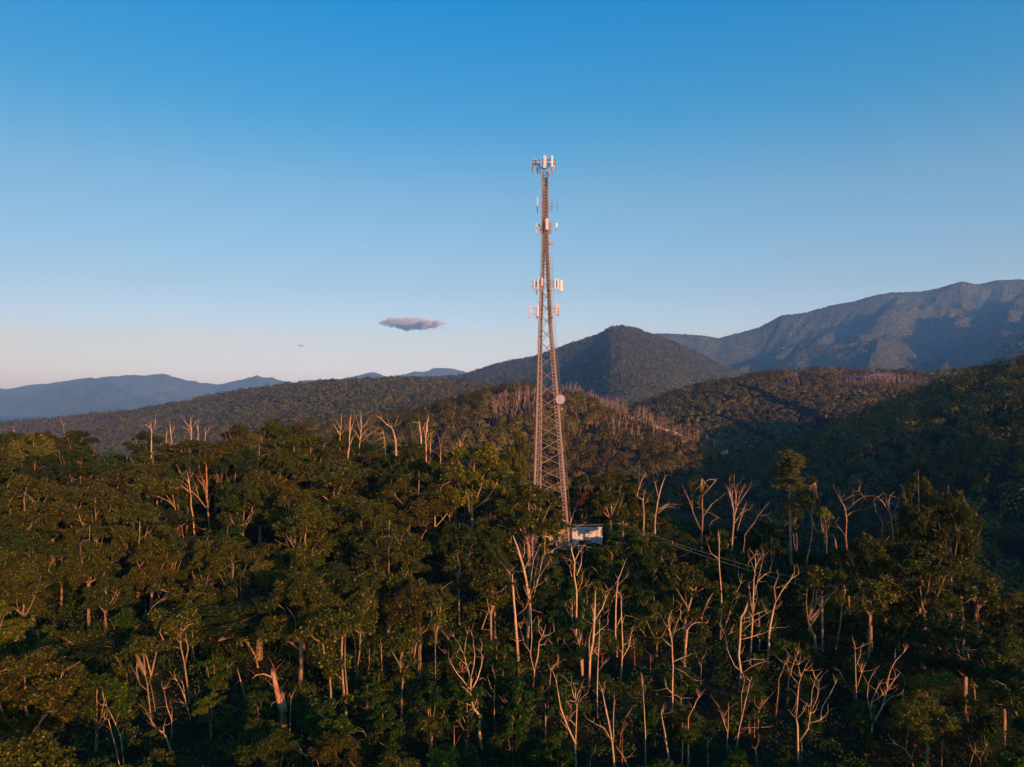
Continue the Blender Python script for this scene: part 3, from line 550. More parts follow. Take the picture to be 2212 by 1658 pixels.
H|0|L1440,900,170,120|bright yellow-green tree standing out of the shade|bright yellow-green tree|9 1410,1270 1430,1100 1440,980
D|108|d|dark twisted dead tree with wide crooked arms above the forest edge|dark twisted tree|14 600,1110 590,1010 597,900 590,800;9 592,850 580,780 550,730 510,650;7 590,862 640,820 740,800;6 560,738 620,710 657,673;7 600,805 660,750 727,705;6 722,708 690,660 705,600;4 645,770 648,713;9 597,1005 540,940 508,908;5 740,800 790,780
D|105|d|bare antler-like dead top rising over a leafy crown|antler-topped tree|11 945,960 935,900 930,850 922,815;6 925,830 870,750 833,708;6 928,835 905,760 890,688;6 935,855 975,780 1000,703;6 940,868 1000,810 1052,770;5 920,820 915,740 922,700;4 960,910 1050,905 1060,880
D|106|d|thin curved dead limb beside the antler-topped tree|thin curved limb|6 862,880 820,820 803,738
D|102|L1290,860,200,130|broad leafy tree with a tilted dead stub inside its crown|tilted stub crown|15 1265,1110 1265,980 1247,920 1243,853;6 1268,1032 1310,960 1332,928;5 1272,1038 1347,963
D|0|L200,850,90,120|slender leafy tree with a thin orange trunk beside the pine|thin trunk by the pine|9 227,1130 222,1020 203,925
D|116|L330,760,60,150|narrow vine-clad snag with a bare tip next to the pine|vine-clad snag|11 300,1170 325,1060 340,900 335,820 350,700 362,600;5 333,870 347,755;5 325,1050 380,995 
D|0|L435,850,60,70|small bright leafy tree on thin pale stems|small bright leafy tree|6 445,1080 445,960 440,900;4 435,1060 432,1000
D|0|d|dark pointed stump between the leafy crowns|dark pointed stump|16 528,1160 515,1060 508,1020
C|122|d|broom-shaped dead tree of many fine upright twigs|broom-shaped tree|13 1655,1010 1665,900 1662,800 1640,700 1620,640;7 1667,880 1682,750 1665,588;7 1668,860 1700,740 1710,638;6 1670,905 1720,830 1787,798;6 1680,800 1740,700 1782,643;6 1690,965 1720,860 1762,738;5 1650,780 1632,588;5 1675,760 1690,620;5 1700,740 1738,620;5 1662,820 1650,640;4 1700,860 1765,750;4 1640,720 1615,650
C|124|S1430,720,170,150|half-dead tree, gold limbs with sparse leaves like a goblet|goblet-shaped tree|14 1425,960 1430,850 1425,760 1430,650 1420,568;9 1412,950 1370,860 1330,740 1275,620;8 1437,850 1500,760 1605,680;6 1432,800 1405,790 1380,788;7 1482,925 1500,890 1552,868;6 1430,700 1480,640 1532,578;5 1355,800 1345,680 1330,580;5 1428,660 1450,600
C|122|d|dead spire with drooping lower twigs beside the big green crown|drooping spire|13 1075,850 1090,750 1115,640 1147,553;6 1092,700 1075,620 1068,605;4 1092,835 1140,790 1218,775;4 1088,822 1150,765 1212,763;3 1095,800 1160,770 1200,790
C|124|d|zigzag dead limb ending in a pale broken elbow|zigzag dead limb|12 985,800 978,730 938,705;6 983,732 988,688;6 945,655 970,580 1002,530 958,500;5 985,768 1010,745 1032,740;7 940,706 935,680 946,650
C|118|d|thin leaning dead tree with a forked tip in front of the dark valley|thin valley snag|7 1748,995 1820,900 1850,850 1905,775;4 1865,855 1890,845 1922,847
'''
landmarks = []; OCC3 = []; OCC = []; LIVE_BOXES = []
def cloud_crown(tips, n_cl, lpc, cr, size, rg, center=None, radii=None, mat=M_LEAF, flat=.9):
    C = []; O = []
    for i in range(n_cl):
        if center is not None:
            d = rg.normal(size=3); d /= np.linalg.norm(d); d[2] = abs(d[2]) * 1.05 - .35
            c = center + d * radii * rg.uniform(.45, 1.0)
            if len(tips) and rg.random() < .35: c = np.array(tips[rg.integers(len(tips))]) + rg.normal(size=3) * .3
        else: c = np.array(tips[rg.integers(len(tips))]) + rg.normal(size=3) * cr * .35
        r = cr * rg.uniform(.55, 1.3); m = int(lpc * rg.uniform(.6, 1.3) * (r / cr) ** 2) + 6
        u = rg.normal(size=(m, 3)); u /= np.linalg.norm(u, axis=1, keepdims=True); u[:, 2] = np.where(u[:, 2] < -.25, -u[:, 2], u[:, 2])
        C.append(c + u * np.array([1, 1, flat]) * r * rg.uniform(.45, 1.05, (m, 1))); O.append(u)
    C = np.concatenate(C); O = np.concatenate(O)
    return leaf_quads(C, rg.uniform(.7, 1.3, len(C)) * size, rg, O, .3, 1.7)
n_dead = 0
for ln, line in enumerate(l for l in SNAGS.strip().split('\n') if l.strip()):
    crop, Yd, kind, label, lm, s = line.split('|')
    s = s.rstrip('; ').replace(';4 100,260', '')
    brs = parse(s, crop); rg = np.random.default_rng(1000 + ln); Yd = float(Yd)
    w0, tr = brs[0]; bx, by = tr[0]
    Y = Yd or ground_hit(bx, by + 14)
    pxm = FD / Y; base = np.array(at(bx, by, Y)); gz = float(h_front(np.array(base[0]), np.array(base[1])))
    root = empty('dead_tree' if kind in 'dc' else 'leafy_tree', (base[0], base[1], gz - .3))
    O = np.array([base[0], base[1], gz - .3])
    mat = {'d': M_DEAD, 'c': M_CHAR}.get(kind[0], M_BARK)
    if kind == 'd' and any(w_ in label for w_ in ('rusty', 'reddish', 'pinkish', 'orange', 'dark ')): mat = M_CHAR
    paths = []; tips = []
    for bi, (w, pts) in enumerate(brs):
        slant = rg.uniform(-.55, .55) if bi else 0.0
        W = []
        y0 = Y
        if bi:   # start depth: that of the closest point on an earlier limb
            q = np.array(pts[0]); best = 1e9
            for P2, S2, _ in paths:
                dd = np.hypot(S2[:, 0] - q[0], S2[:, 1] - q[1]); k = int(np.argmin(dd))
                if dd[k] < best: best = dd[k]; y0 = P2[k][1]
        acc = 0; prev = pts[0]
        for p in pts:
            acc += math.hypot(p[0] - prev[0], p[1] - prev[1]) / pxm; prev = p
            W.append(np.array(at(p[0], p[1], y0 + slant * acc)))
        if bi == 0:
            lean = (W[1] - W[0]); L = max(0.1, W[0][2] - gz + .6)
            low = W[0] - np.array([0, 0, L]); low[:2] -= np.clip(lean[:2] / max(.5, abs(lean[2])), -.25, .25) * min(L, 3)
            W = [low] + W
        r0 = max(.5 * w / pxm, .045)
        P = smooth_path(W, rg, .05 * min(1, r0 * 8)) 
        n = len(P); f = np.linspace(0, 1, n); taper = .45 if bi == 0 else .75
        rad = r0 * (1 - taper * f ** 1.3); 
        if kind in 'dc' and not (kind == 'c' and bi == 0): rad[-1] *= .4
        rad = rad * (1 + rg.uniform(-.1, .1, n))
        if bi == 0 and n > 3: rad[0] *= 1.25
        mb = MB(); mb.tube(P - O, rad, 8 if w > 4 else 5)
        if kind == 'c' and bi == 0:     # jagged broken rim
            for a in np.linspace(0, 6.28, 7)[:-1]:
                q = P[-1] - O + np.array([math.cos(a), math.sin(a), 0]) * rad[-1] * .75
                mb.tube([q - np.array([0, 0, .5]), q + np.array([0, 0, rg.uniform(.1, .7)])], [rad[-1] * .45, .03], 5)
        if kind in 'dcS':
            for k in range(int(rg.integers(1, 4)) + (2 if bi and w > 1.4 else 0)):
                i = int(rg.integers(max(1, n // 3), n)); d = P[i] - P[i - 1]; d = d / max(np.linalg.norm(d), 1e-6) * .7 + rg.normal(size=3) * .65
                twig(mb, P[i] - O, d, rg.uniform(.5, 1.9), max(.022, min(.05, rad[i] * .35)), rg)
        if kind in 'dS' and n > 4:
            for k in range(3):
                i = n - 1 - int(rg.integers(0, max(1, n // 4))); d = (P[i] - P[i - 1]) / max(np.linalg.norm(P[i] - P[i - 1]), 1e-6) + rg.normal(size=3) * .45
                twig(mb, P[i] - O, d, rg.uniform(.5, 1.5), .03, rg)
        link(bpy.data.objects.new('trunk' if bi == 0 else 'limb', mb.me('trunk' if bi == 0 else 'limb', mat, True)), root)
        S2 = np.stack(project(P), -1); paths.append((P, S2, rad))
        if bi or len(brs) == 1: tips += [P[-1], P[int(n * .7)]]
        if bi == 0: tips.append(P[-1])
        OCC3.append(P[len(P) // 3 if bi == 0 else 0:])
        OCC.append(np.concatenate([S2[S2[:, 1] < by + 6], ], 0)); OCC[-1] = np.c_[OCC[-1], np.full(len(OCC[-1]), P[0][1])]
    if kind[0] in 'LS':
        cx, cy, rx, ry = [float(t) for t in kind[1:].split(',')]; ox, oy, k = CROPS[crop]
        c = np.array(at((ox + cx / k) * .7917, (oy + cy / k) * .7917, Y + .5)); rX = rx / k * .7917 / pxm; rZ = ry / k * .7917 / pxm
        c[1] += rX * .15
        # limbs up into the crown
        mb = MB(); top = paths[0][0][-1]; newtips = list(tips)
        for q in range(9):
            e = c + np.array([rg.uniform(-.8, .8) * rX, rg.uniform(-.8, .8) * rX, rg.uniform(-.3, .8) * rZ]); st = tips[int(rg.integers(len(tips)))]
            if rg.random() < .5: st = top
            mid = (st + e) / 2 + rg.normal(size=3) * .25 - np.array([0, 0, .1])
            mb.tube(smooth_path([st, mid, e], rg, .08) - O, np.linspace(.10, .03, len(smooth_path([st, mid, e], np.random.default_rng(1), 0))), 4); newtips.append(e)
        mb.build('limb', M_BARK, root)
        vol = rX * rX * rZ
        ncl = int(np.clip(9 + vol * (1.1 if kind[0] == 'L' else .25), 10, 90)); 
        V, F = cloud_crown(newtips, int(ncl * 1.3), 190 if kind[0] == 'L' else 60, .80 if kind[0] == 'L' else .5, .185, rg, c - O if False else c, np.array([rX, rX * .9, rZ]))
        cr = link(bpy.data.objects.new('crown', mesh_np('crown', V - O, F, M_LEAF)), root)
        b = 1.0 + .2 * rg.uniform(-1, 1); cr.color = (b * .88, b * .86, b * .7, 1)
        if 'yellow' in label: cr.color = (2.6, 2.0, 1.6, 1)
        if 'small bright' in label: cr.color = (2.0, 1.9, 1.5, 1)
        LIVE_BOXES.append((c[0], c[1], rX))
        tag(root, label, 'tree', 'leafy trees of the hillside forest')
    else:
        tag(root, label, 'dead tree', 'dead trees among the forest'); n_dead += 1
    mid = tr[len(tr) // 2]; landmarks.append((mid[0], min(p[1] for p in tr) * .5 + mid[1] * .5, lm))
print('traced', n_dead)
OCCP = np.concatenate(OCC)
# ---------------------------------------------------------------- communications tower
def simple_metal(name, col, rough=.5, metal=.4): return simple(name, col, rough, metal, .18, 2.0)
M_STEEL = simple_metal('galvanised_steel', (.27, .195, .15), .7, 0)
M_CABLE = simple('brown_cable', (.045, .024, .02), .6)
M_RUNG = simple('pale_rung', (.46, .40, .36), .5)
M_PANEL = simple('antenna_radome', (.60, .55, .53), .45, 0, .04)
M_DISH = simple('dull_dish_cover', (.42, .37, .36), .5, 0, .06)
M_DARK = simple('dark_bracket', (.07, .07, .085), .6)
M_RADIO = simple('brown_radio_box', (.34, .20, .14), .6)
YT = 130.0; PXT = FD / YT
TW = [(365, 12.5, 1177.6), (530, 13.5, 1178.0), (704, 27.5, 1178.2), (926, 52, 1183.6), (1082, 69, 1186.3), (1190, 81, 1188.0)]
zb = -26.0
zs = [elev(t[0]) * YT for t in TW][::-1]; wsz = [t[1] / PXT for t in TW][::-1]; cxs = [(t[2] - 1106) / FD * YT for t in TW][::-1]
ANG = [R_(-13.3), R_(-133.3), R_(-253.3)]       # right leg, near-left leg, far middle leg
def leg_pt(i, z):
    Rc = np.interp(z, zs, wsz) / 1.659; c = np.interp(z, zs, cxs) - .1435 * Rc
    a = ANG[i]; return np.array([c + Rc * math.cos(a), YT + Rc * math.sin(a), z])
ztop = elev(366) * YT; zt1 = elev(530) * YT
base0 = np.array([float(np.interp(zb, zs, cxs)), YT, zb])
tower = empty('communications_tower', tuple(base0)); tag(tower, 'tall three-legged steel lattice mast carrying rings of pale panel antennas', 'tower')
nodes = list(np.arange(zb + .4, elev(704) * YT, 2.42)); z = nodes[-1]
while z < zt1 - 1: z += np.interp(z, [elev(704) * YT, zt1], [2.3, 1.4]); nodes.append(z)
while z < ztop - 1: z += 1.15; nodes.append(min(z, ztop))
for i in range(3):
    mb = MB(); zz = np.array([zb] + list(nodes)); P = np.array([leg_pt(i, q) for q in zz])
    mb.tube(P - base0, np.interp(zz, [zb, zt1, ztop], [.19, .10, .075]), 8)
    for q in nodes[::2]: 
        p = leg_pt(i, q) - base0; r = float(np.interp(q, [zb, zt1, ztop], [.27, .15, .11])); mb.tube([p - [0, 0, .05], p + [0, 0, .05]], r, 8)
    if i == 1:
        for q in np.arange(zb + 3, zt1, .42): 
            p = leg_pt(1, q) - base0; mb.tube([p, p + np.array([-.30, -.08, 0])], .018, 4)
    mb.build('leg', M_STEEL, tower, True)
for i, j in ((0, 1), (1, 2), (2, 0)):
    mb = MB()
    for a, b in zip(nodes[:-1], nodes[1:]):
        r = float(np.interp(a, [zb, zt1, ztop], [.055, .034, .026]))
        mb.tube([leg_pt(i, a) - base0, leg_pt(j, b) - base0], r, 4); mb.tube([leg_pt(j, a) - base0, leg_pt(i, b) - base0 + [0, .03, 0]], r, 4)
        if a > zt1 - 8: mb.tube([leg_pt(i, b) - base0, leg_pt(j, b) - base0], r, 4)
    mb.build('cross_bracing', M_STEEL, tower)
def cable_run(ia, ib, f0, f1, z0, z1, nC, step, name, yoff=0, rung=None):
    lad = MB(); cab = MB()
    zz = np.arange(z0, z1, 2.0)
    def pt(f, z): return leg_pt(ia, z) * (1 - f) + leg_pt(ib, z) * f - base0 + np.array([0, yoff, 0])
    # constant-width ladder: f0 on side of leg ia, width in metres
    def at_w(w, z):
        a = leg_pt(ia, z) - base0 + np.array([0, yoff, 0]); d = leg_pt(ib, z) - leg_pt(ia, z); L = np.linalg.norm(d); return a + d / L * min(w, L * .95)
    for w in (f0, f1): lad.tube([at_w(w, z) for z in zz], .024, 4)
    for z in np.arange(z0, z1, step): lad.tube([at_w(f0, z) + [0, -.05, 0], at_w(f1, z) + [0, -.05, 0]], .032, 4)
    for k in range(nC):
        w = f0 + (f1 - f0) * (k + .5) / nC
        cab.tube([at_w(w, z) + [0, .05, 0] for z in zz], (f1 - f0) / nC * .46, 6)
    l = lad.build(name, rung or M_RUNG, tower); cab.build('cable_bundle', M_CABLE, l)
cable_run(0, 1, .18, .66, zb + 2, ztop - 2, 5, .585, 'cable_ladder')
cable_run(1, 0, .22, .60, elev(1050) * YT, ztop - 3, 3, .95, 'cable_ladder', .25)
cable_run(0, 2, .12, .75, elev(700) * YT, ztop - 1, 6, .8, 'cable_ladder', -.05, M_CABLE)
# climbing ladder standing off the right leg
mb = MB(); zz = np.arange(zb + 1, elev(545) * YT, 2.5)
for o in (.22, .60): mb.tube([leg_pt(0, z) - base0 + [o, .1, 0] for z in zz], .022, 4)
for z in np.arange(zb + 1, elev(545) * YT, .40): mb.tube([leg_pt(0, z) - base0 + [.22, .1, 0], leg_pt(0, z) - base0 + [.60, .1, 0]], .018, 4)
for z in np.arange(zb + 3, elev(545) * YT, 4.8): mb.tube([leg_pt(0, z) - base0, leg_pt(0, z) - base0 + [.40, .1, 0]], .03, 4)
mb.build('climbing_ladder', M_STEEL, tower)
T1 = (1420, 410, 6.633); T2 = (1410, 640, 6.631); T3 = (1400, 880, 5.525)
def tp(T, x, y, dy=0.0):
    p = at((T[0] + x / T[2]) * .7917, (T[1] + y / T[2]) * .7917, YT + dy); return np.array(p) - base0
def panel(T, x0, y0, x1, y1, dy=-.7, rot=0, depth=.16, mat=None, name='panel_antenna', pole=True, taper=0):
    a = tp(T, x0, y1, dy); b = tp(T, x1, y0, dy); c = (a + b) / 2; w = abs(b[0] - a[0]); h = b[2] - a[2]
    bm = bmesh.new(); bmesh.ops.create_cube(bm, size=1.0)
    bmesh.ops.scale(bm, vec=(w, depth, h), verts=bm.verts)
    bmesh.ops.bevel(bm, geom=[e for e in bm.edges], offset=min(w, depth) * .28, segments=3, affect='EDGES')
    bmesh.ops.rotate(bm, verts=bm.verts, matrix=Matrix.Rotation(rot, 3, 'Z')); bmesh.ops.translate(bm, verts=bm.verts, vec=tuple(c))
    me = bpy.data.meshes.new(name); bm.to_mesh(me); bm.free(); me.materials.append(mat or M_PANEL)
    o = link(bpy.data.objects.new(name, me), tower)
    if pole:
        mb = MB(); q = c + np.array([math.sin(-rot) * -.2, .22, 0])
        mb.tube([q + [0, 0, -h * .62], q + [0, 0, h * .55]], .032, 6)
        for s in (-.35, .35): mb.tube([c + [0, 0, h * s], q + [0, 0, h * s]], .05, 5)
        mb.tube([c + [0, 0, -h / 2], c + [0.02, 0.02, -h / 2 - .22]], .03, 5)
        mb.build('mounting_pole', M_DARK, o)
    return o
import bmesh
def mount(T, segs, r=.028, name='antenna_mount', mat=None):
    mb = MB()
    for s in segs:
        x0, y0, x1, y1 = s[:4]; d0, d1 = (s[4], s[5]) if len(s) > 4 else (-.5, -.5)
        mb.tube([tp(T, x0, y0, d0), tp(T, x1, y1, d1)], r, 5)
    return mb.build(name, mat or M_STEEL, tower)
# top platform: triangular frame, rails and a cone of braces below it
tri = [(215, 255, -.6), (430, 262, -2.0), (640, 240, -.2), (520, 235, 1.9), (330, 235, 1.7)]
segs = []
for a, b in zip(tri, tri[1:] + tri[:1]):
    for dy_ in (0, -62): segs.append((a[0], a[1] + dy_, b[0], b[1] + dy_, a[2], b[2]))
    segs.append((a[0], a[1], 425 + (a[0] - 425) * .1, 350, a[2], 0)); segs.append(((a[0] + b[0]) / 2, (a[1] + b[1]) / 2, 430, 345, (a[2] + b[2]) / 2, 0))
mount(T1, segs, .05, 'top_platform', M_DARK)
mb = MB(); 
for k in range(9):
    f = k / 8; mb.tube([tp(T1, 225 + 400 * f, 258 - 6 * f, -1.2 * (1 - abs(2 * f - 1)) - .4), tp(T1, 240 + 370 * f, 238, 1.6)], .03, 4)
mb.build('platform_grating', M_DARK, tower)
for a in [(415, 100, 470, 325, -2.1, 0), (555, 100, 590, 310, -1.4, .3), (363, 150, 381, 303, -1.7, 1.2), (210, 158, 238, 232, -.5, -.5), (290, 175, 322, 240, .3, -.4), (250, 172, 282, 235, .8, 0), (525, 200, 552, 250, 1.2, .5), (604, 180, 622, 350, .6, 1.1)]:
    panel(T1, *a)
for a in [(205, 268, 236, 375, -.7, -.5), (292, 320, 325, 420, -.6, -.2), (347, 310, 362, 425, .9, .3), (502, 372, 535, 440, -.8, .2), (562, 312, 590, 405, -.9, .3)]:
    panel(T1, *a, depth=.2, mat=M_RADIO, name='radio_unit')
mount(T1, [(425, 345, 425, 440), (445, 300, 445, 420), (510, 430, 508, 525, -.2, -.2), (228, 375, 228, 430), (355, 420, 360, 440), (640, 175, 600, 205, -.2, -.6), (640, 235, 610, 262, -.2, -.6)], .04)
# dipole ring
panel(T1, 300, 850, 322, 1010, -.6, 0, .12, name='whip_antenna', pole=False); panel(T1, 297, 1010, 314, 1140, -.6, 0, .1, M_DARK, 'whip_antenna', False)
mount(T1, [(308, 1140, 303, 1170), (310, 970, 395, 972), (310, 1040, 395, 1042), (306, 1104, 395, 1100), (328, 880, 328, 1000), (385, 945, 385, 1100), (405, 945, 405, 1110), (510, 950, 510, 1075), (560, 950, 560, 1080), (510, 970, 560, 958), (510, 1020, 560, 1018), (510, 1070, 562, 1080), (560, 965, 668, 980), (560, 1022, 668, 1045)], .026)
mount(T1, [(572, 890, 574, 1090)], .03, 'dipole_antenna', M_DARK)
mount(T1, [(666, 920, 672, 1112)], .03, 'dipole_antenna', M_DARK); mount(T1, [(553, 1010, 555, 1145)], .03, 'dipole_antenna', M_DARK)
# third ring
for a in [(265, 1315, 308, 1400, -.8, -.2), (272, 1425, 298, 1520, -.7, -.2), (455, 1235, 506, 1442, -1.3, 0), (635, 1318, 668, 1405, -.5, .3)]: panel(T1, *a)
for a in [(516, 1300, 536, 1500, .2, .4), (542, 1310, 562, 1490, .4, .4), (350, 1400, 378, 1470, -.3, 0), (385, 1395, 405, 1490, -.3, 0)]: panel(T1, *a, mat=M_RADIO, name='radio_unit')
mount(T1, [(300, 1370, 395, 1400), (300, 1450, 395, 1470), (310, 1500, 390, 1500), (500, 1360, 660, 1362), (500, 1447, 672, 1447), (640, 1280, 640, 1475), (345, 1380, 370, 1530), (380, 1390, 372, 1540), (288, 1290, 288, 1320), (335, 1310, 336, 1330), (520, 1300, 560, 1310), (520, 1400, 560, 1400), (520, 1490, 560, 1490)], .03)
def dish(T, x, y, rpx, dy, face=0.0, tilt=0, deep=.35, mat=None, name='microwave_dish', shroud=True):
    c = tp(T, x, y, dy); r = rpx / T[2] * .7917 / PXT; mb = MB(); n = 20
    M = Matrix.Rotation(face, 3, 'Z'); rings = []
    prof = [(1, 0), (1, deep * .55), (.72, deep * .85), (.3, deep)] if shroud else [(1, 0), (.7, deep * .5), (.3, deep * .9)]
    V = []
    for rr, d in prof:
        for k in range(n):
            a = 2 * math.pi * k / n; V.append(tuple(M @ Vector((rr * r * math.cos(a), d * r * 1.6, rr * r * math.sin(a)))))
    F = [(i * n + k, i * n + (k + 1) % n, (i + 1) * n + (k + 1) % n, (i + 1) * n + k) for i in range(len(prof) - 1) for k in range(n)]
    # shallow domed cover on the front
    b = len(V)
    for rr, d in ((.7, -.07), (.35, -.11)):
        for k in range(n):
            a = 2 * math.pi * k / n; V.append(tuple(M @ Vector((rr * r * math.cos(a), d * r, rr * r * math.sin(a)))))
    F += [(k, (k + 1) % n, b + (k + 1) % n, b + k) for k in range(n)]; F += [(b + k, b + (k + 1) % n, b + n + (k + 1) % n, b + n + k) for k in range(n)]
    F += [tuple(b + n + k for k in range(n)), tuple((len(prof) - 1) * n + k for k in range(n))[::-1]]
    mb.add(np.array(V), F); mb.v[0] = mb.v[0] + c
    o = mb.build(name, mat or M_DISH, tower, True)
    m2_ = MB(); bk = c + np.array(M @ Vector((0, deep * r * 1.6 + .05, 0))); m2_.tube([bk + [0, 0, -r * .8], bk + [0, 0, r * .8]], .05, 6); m2_.tube([bk, leg_pt(0, c[2] + base0[2]) - base0], .045, 5); m2_.tube([bk + [0, 0, -r * .6], leg_pt(0, c[2] + base0[2] - r * .9) - base0], .035, 5)
    m2_.build('dish_bracket', M_DARK, o); return o
dish(T1, 335, 1355, 19, -.9, .2, mat=M_DARK)
dish(T2, 645, 145, 32, -.8, -.1)
mount(T2, [(565, 195, 650, 188), (648, 150, 648, 205), (570, 210, 600, 175)], .03)
# fourth ring
for a in [(298, 808, 332, 990, -.8, -.1), (370, 800, 404, 988, -1.2, 0), (443, 785, 476, 935, -1.8, 0), (680, 800, 712, 998, -.9, .1), (734, 800, 762, 1002, -.8, .15), (785, 832, 832, 1030, -.6, .2)]: panel(T2, *a)
for a in [(338, 850, 362, 940, -.3, 0), (410, 830, 432, 920, -.5, 0), (352, 1000, 372, 1075, -.4, 0), (412, 960, 436, 1060, -.4, 0), (715, 840, 730, 960, -.4, 0), (590, 960, 635, 1020, -.6, .3), (455, 960, 480, 1040, -.9, 0)]: panel(T2, *a, mat=M_RADIO, name='radio_unit')
mount(T2, [(245, 862, 440, 862), (245, 945, 440, 945), (292, 850, 292, 1000), (600, 845, 800, 850), (600, 930, 800, 960), (560, 905, 640, 890), (440, 860, 590, 905), (345, 820, 345, 1080), (362, 1000, 360, 1100), (695, 1000, 692, 1045), (748, 1005, 747, 1072), (655, 810, 655, 960), (600, 880, 680, 900), (600, 900, 560, 1000)], .032)
# fifth ring
for a in [(217, 1290, 265, 1490, -.7, -.15), (358, 1278, 402, 1482, -1.0, 0), (709, 1245, 731, 1448, -.6, .5), (744, 1255, 768, 1455, -.2, .6)]: panel(T2, *a)
mount(T2, [(265, 1342, 410, 1342), (265, 1442, 410, 1442), (350, 1340, 350, 1535), (375, 1435, 375, 1530)], .03)
mount(T2, [(600, 1345, 760, 1350), (620, 1415, 760, 1400), (640, 1345, 700, 1330), (640, 1420, 700, 1390), (738, 1340, 740, 1485), (760, 1340, 762, 1500), (620, 1345, 620, 1415)], .03)
panel(T2, 625, 1485, 660, 1525, -.5, 0, .3, M_RADIO, 'radio_unit', False); panel(T2, 570, 500, 598, 530, -.5, 0, .3, M_RADIO, 'radio_unit', False)
panel(T2, 340, 1480, 395, 1515, -.9, 0, .3, M_RADIO, 'radio_unit', False)
dish(T3, 715, 1160, 74, -1.2, -.25, deep=.5); dish(T3, 738, 1305, 18, -.6, -.5)
dish_arms = mount(T3, [(640, 1225, 700, 1225), (710, 1230, 712, 1330), (680, 1330, 740, 1305)], .03)
mount(T3, [(600, 355, 660, 357), (628, 340, 632, 370)], .03)
# hanging grey vine / frayed cable at the foot of the near-left leg
TP = np.array([leg_pt(i, z) for i in range(3) for z in np.arange(elev(1040 if i else 1092) * YT, ztop, 1.2)])
tx, ty = project(TP); OCCP = np.concatenate([OCCP, np.c_[tx, ty, np.full(len(tx), YT)]])

# ---------------------------------------------------------------- compound: shelter, hut, poles, wires
def mp(px, py, Y): return np.array(at(px, py, Y))
M_WHITE = None
m, nt, bs = mat_new('white_ribbed_metal'); bs.inputs['Roughness'].default_value = .5
noise_col(nt, bs, [(.3, (.66, .68, .72)), (.6, (.80, .80, .82)), (.9, (.60, .55, .50))], 1.2)
M_WHITE = m
M_ROOF = simple('dark_roof', (.035, .035, .045), .7); M_HUT = simple('sand_yellow_wall', (.50, .33, .14), .8, 0, .35); M_HOLE = simple('dark_doorway', (.012, .012, .015), .9)
M_WIRE = simple('wire_metal', (.42, .36, .16), .5)
M_GRAVEL = simple('compound_gravel', (.16, .16, .19), .95, 0, .3, 2.5); M_POLE = bark('weathered_pole_wood', (.14, .10, .07), (.24, .17, .12), (.33, .24, .17))
YS = 137.0
a = mp(1238, 1171, YS); b = mp(1303, 1138.5, YS); w = b[0] - a[0]; h = b[2] - a[2]; c = (a + b) / 2
sh = empty('equipment_shelter', (c[0], YS + 1.5, a[2]), R_(-6)); tag(sh, 'white flat-roofed metal equipment shelter in the clearing by the tower foot', 'shelter')
mb = MB(); mb.box((0, 0, h / 2 - .3), (w, 3.0, h + .6))
for k in range(21):
    x = -w / 2 + .12 + k * (w - .24) / 20; mb.box((x, -1.53, h / 2 - .3), (.05, .055, h + .54))
mb.build('wall', M_WHITE, sh)
mb = MB(); mb.box((0, 0, h + .085), (w + .35, 3.3, .16)); mb.box((0, .3, h + .235), (w * .6, 1.2, .13)); mb.build('roof', M_ROOF, sh)
mb = MB(); mb.box((.1, -1.585, h * .76), (.95, .05, .16)); mb.build('dark_bar', M_DARK, sh)  # thin dark bar across the upper front wall
mb = MB(); mb.box((w * .33, -1.59, h * .42), (.06, .06, h * .8)); mb.build('conduit', M_DARK, sh)
a2 = mp(1173, 1189, 131.5); b2 = mp(1231, 1144, 131.5); w2 = b2[0] - a2[0]; h2 = b2[2] - a2[2]
hut = empty('utility_hut', ((a2[0] + b2[0]) / 2, 133.2, a2[2]), R_(5)); tag(hut, 'sand-yellow block hut with a dark open doorway beneath the tower', 'hut')
mb = MB(); mb.box((0, 0, h2 / 2 - .3), (w2, 3.0, h2 + .6)); mb.build('wall', M_HUT, hut)
mb = MB(); mb.box((0, -.1, h2 + .085), (w2 + .5, 3.6, .16)); mb.build('roof', M_ROOF, hut)
mb = MB(); mb.box((-w2 * .20, -1.53, .85), (1.5, .08, 1.7)); mb.build('doorway', M_HOLE, hut)
mb = MB(); mb.box((-w2 * .20 - .82, -1.56, .9), (.12, .12, 1.8)); mb.box((-w2 * .20 + .82, -1.56, .9), (.12, .12, 1.8)); mb.build('door_frame', M_WHITE, hut)
V, F = grid_mesh(np.linspace(3.5, 16.5, 30), np.linspace(127, 143, 30), lambda x, y: h_near(x, y) + .06)
o = link(bpy.data.objects.new('gravel_pad', mesh_np('gravel_pad', V, F, M_GRAVEL, True))); tag(o, kind='structure')
def pole(px, pytop, Y, label, arm=1.8, H=None):
    t = mp(px, pytop, Y); gz = float(h_near(np.array(t[0]), np.array(Y))); r = empty('utility_pole', (t[0], Y, gz - .3)); L = t[2] - gz + .3
    tag(r, label, 'utility pole'); mb = MB(); mb.tube([(0, 0, 0), (.02, 0, L * .5), (0, 0, L + .4)], [.17, .15, .11], 10); mb.build('shaft', M_POLE, r)
    mb = MB(); mb.box((0, -.14, L - .15), (arm, .1, .12)); cr = mb.build('crossarm', M_POLE, r)
    for k in (-1, 1):
        mb = MB(); mb.tube([(k * arm * .42, -.14, L - .09), (k * arm * .42, -.14, L + .1)], [.05, .03], 6); mb.build('insulator', M_PANEL, cr)
    return [np.array([t[0] + k * arm * .42, Y - .14, gz - .3 + L + .1]) for k in (-1, 1)]
p1 = pole(1346, 1131, 124, 'wooden utility pole where the overhead wires leave the clearing', 1.4)
p2 = pole(1775, 1262, 96, 'wooden utility pole amid leafy crowns at the lower end of the wires', 1.6)
p3 = pole(1172.5, 1131, 127, 'short utility pole with a crossarm in front of the yellow hut', 1.3)
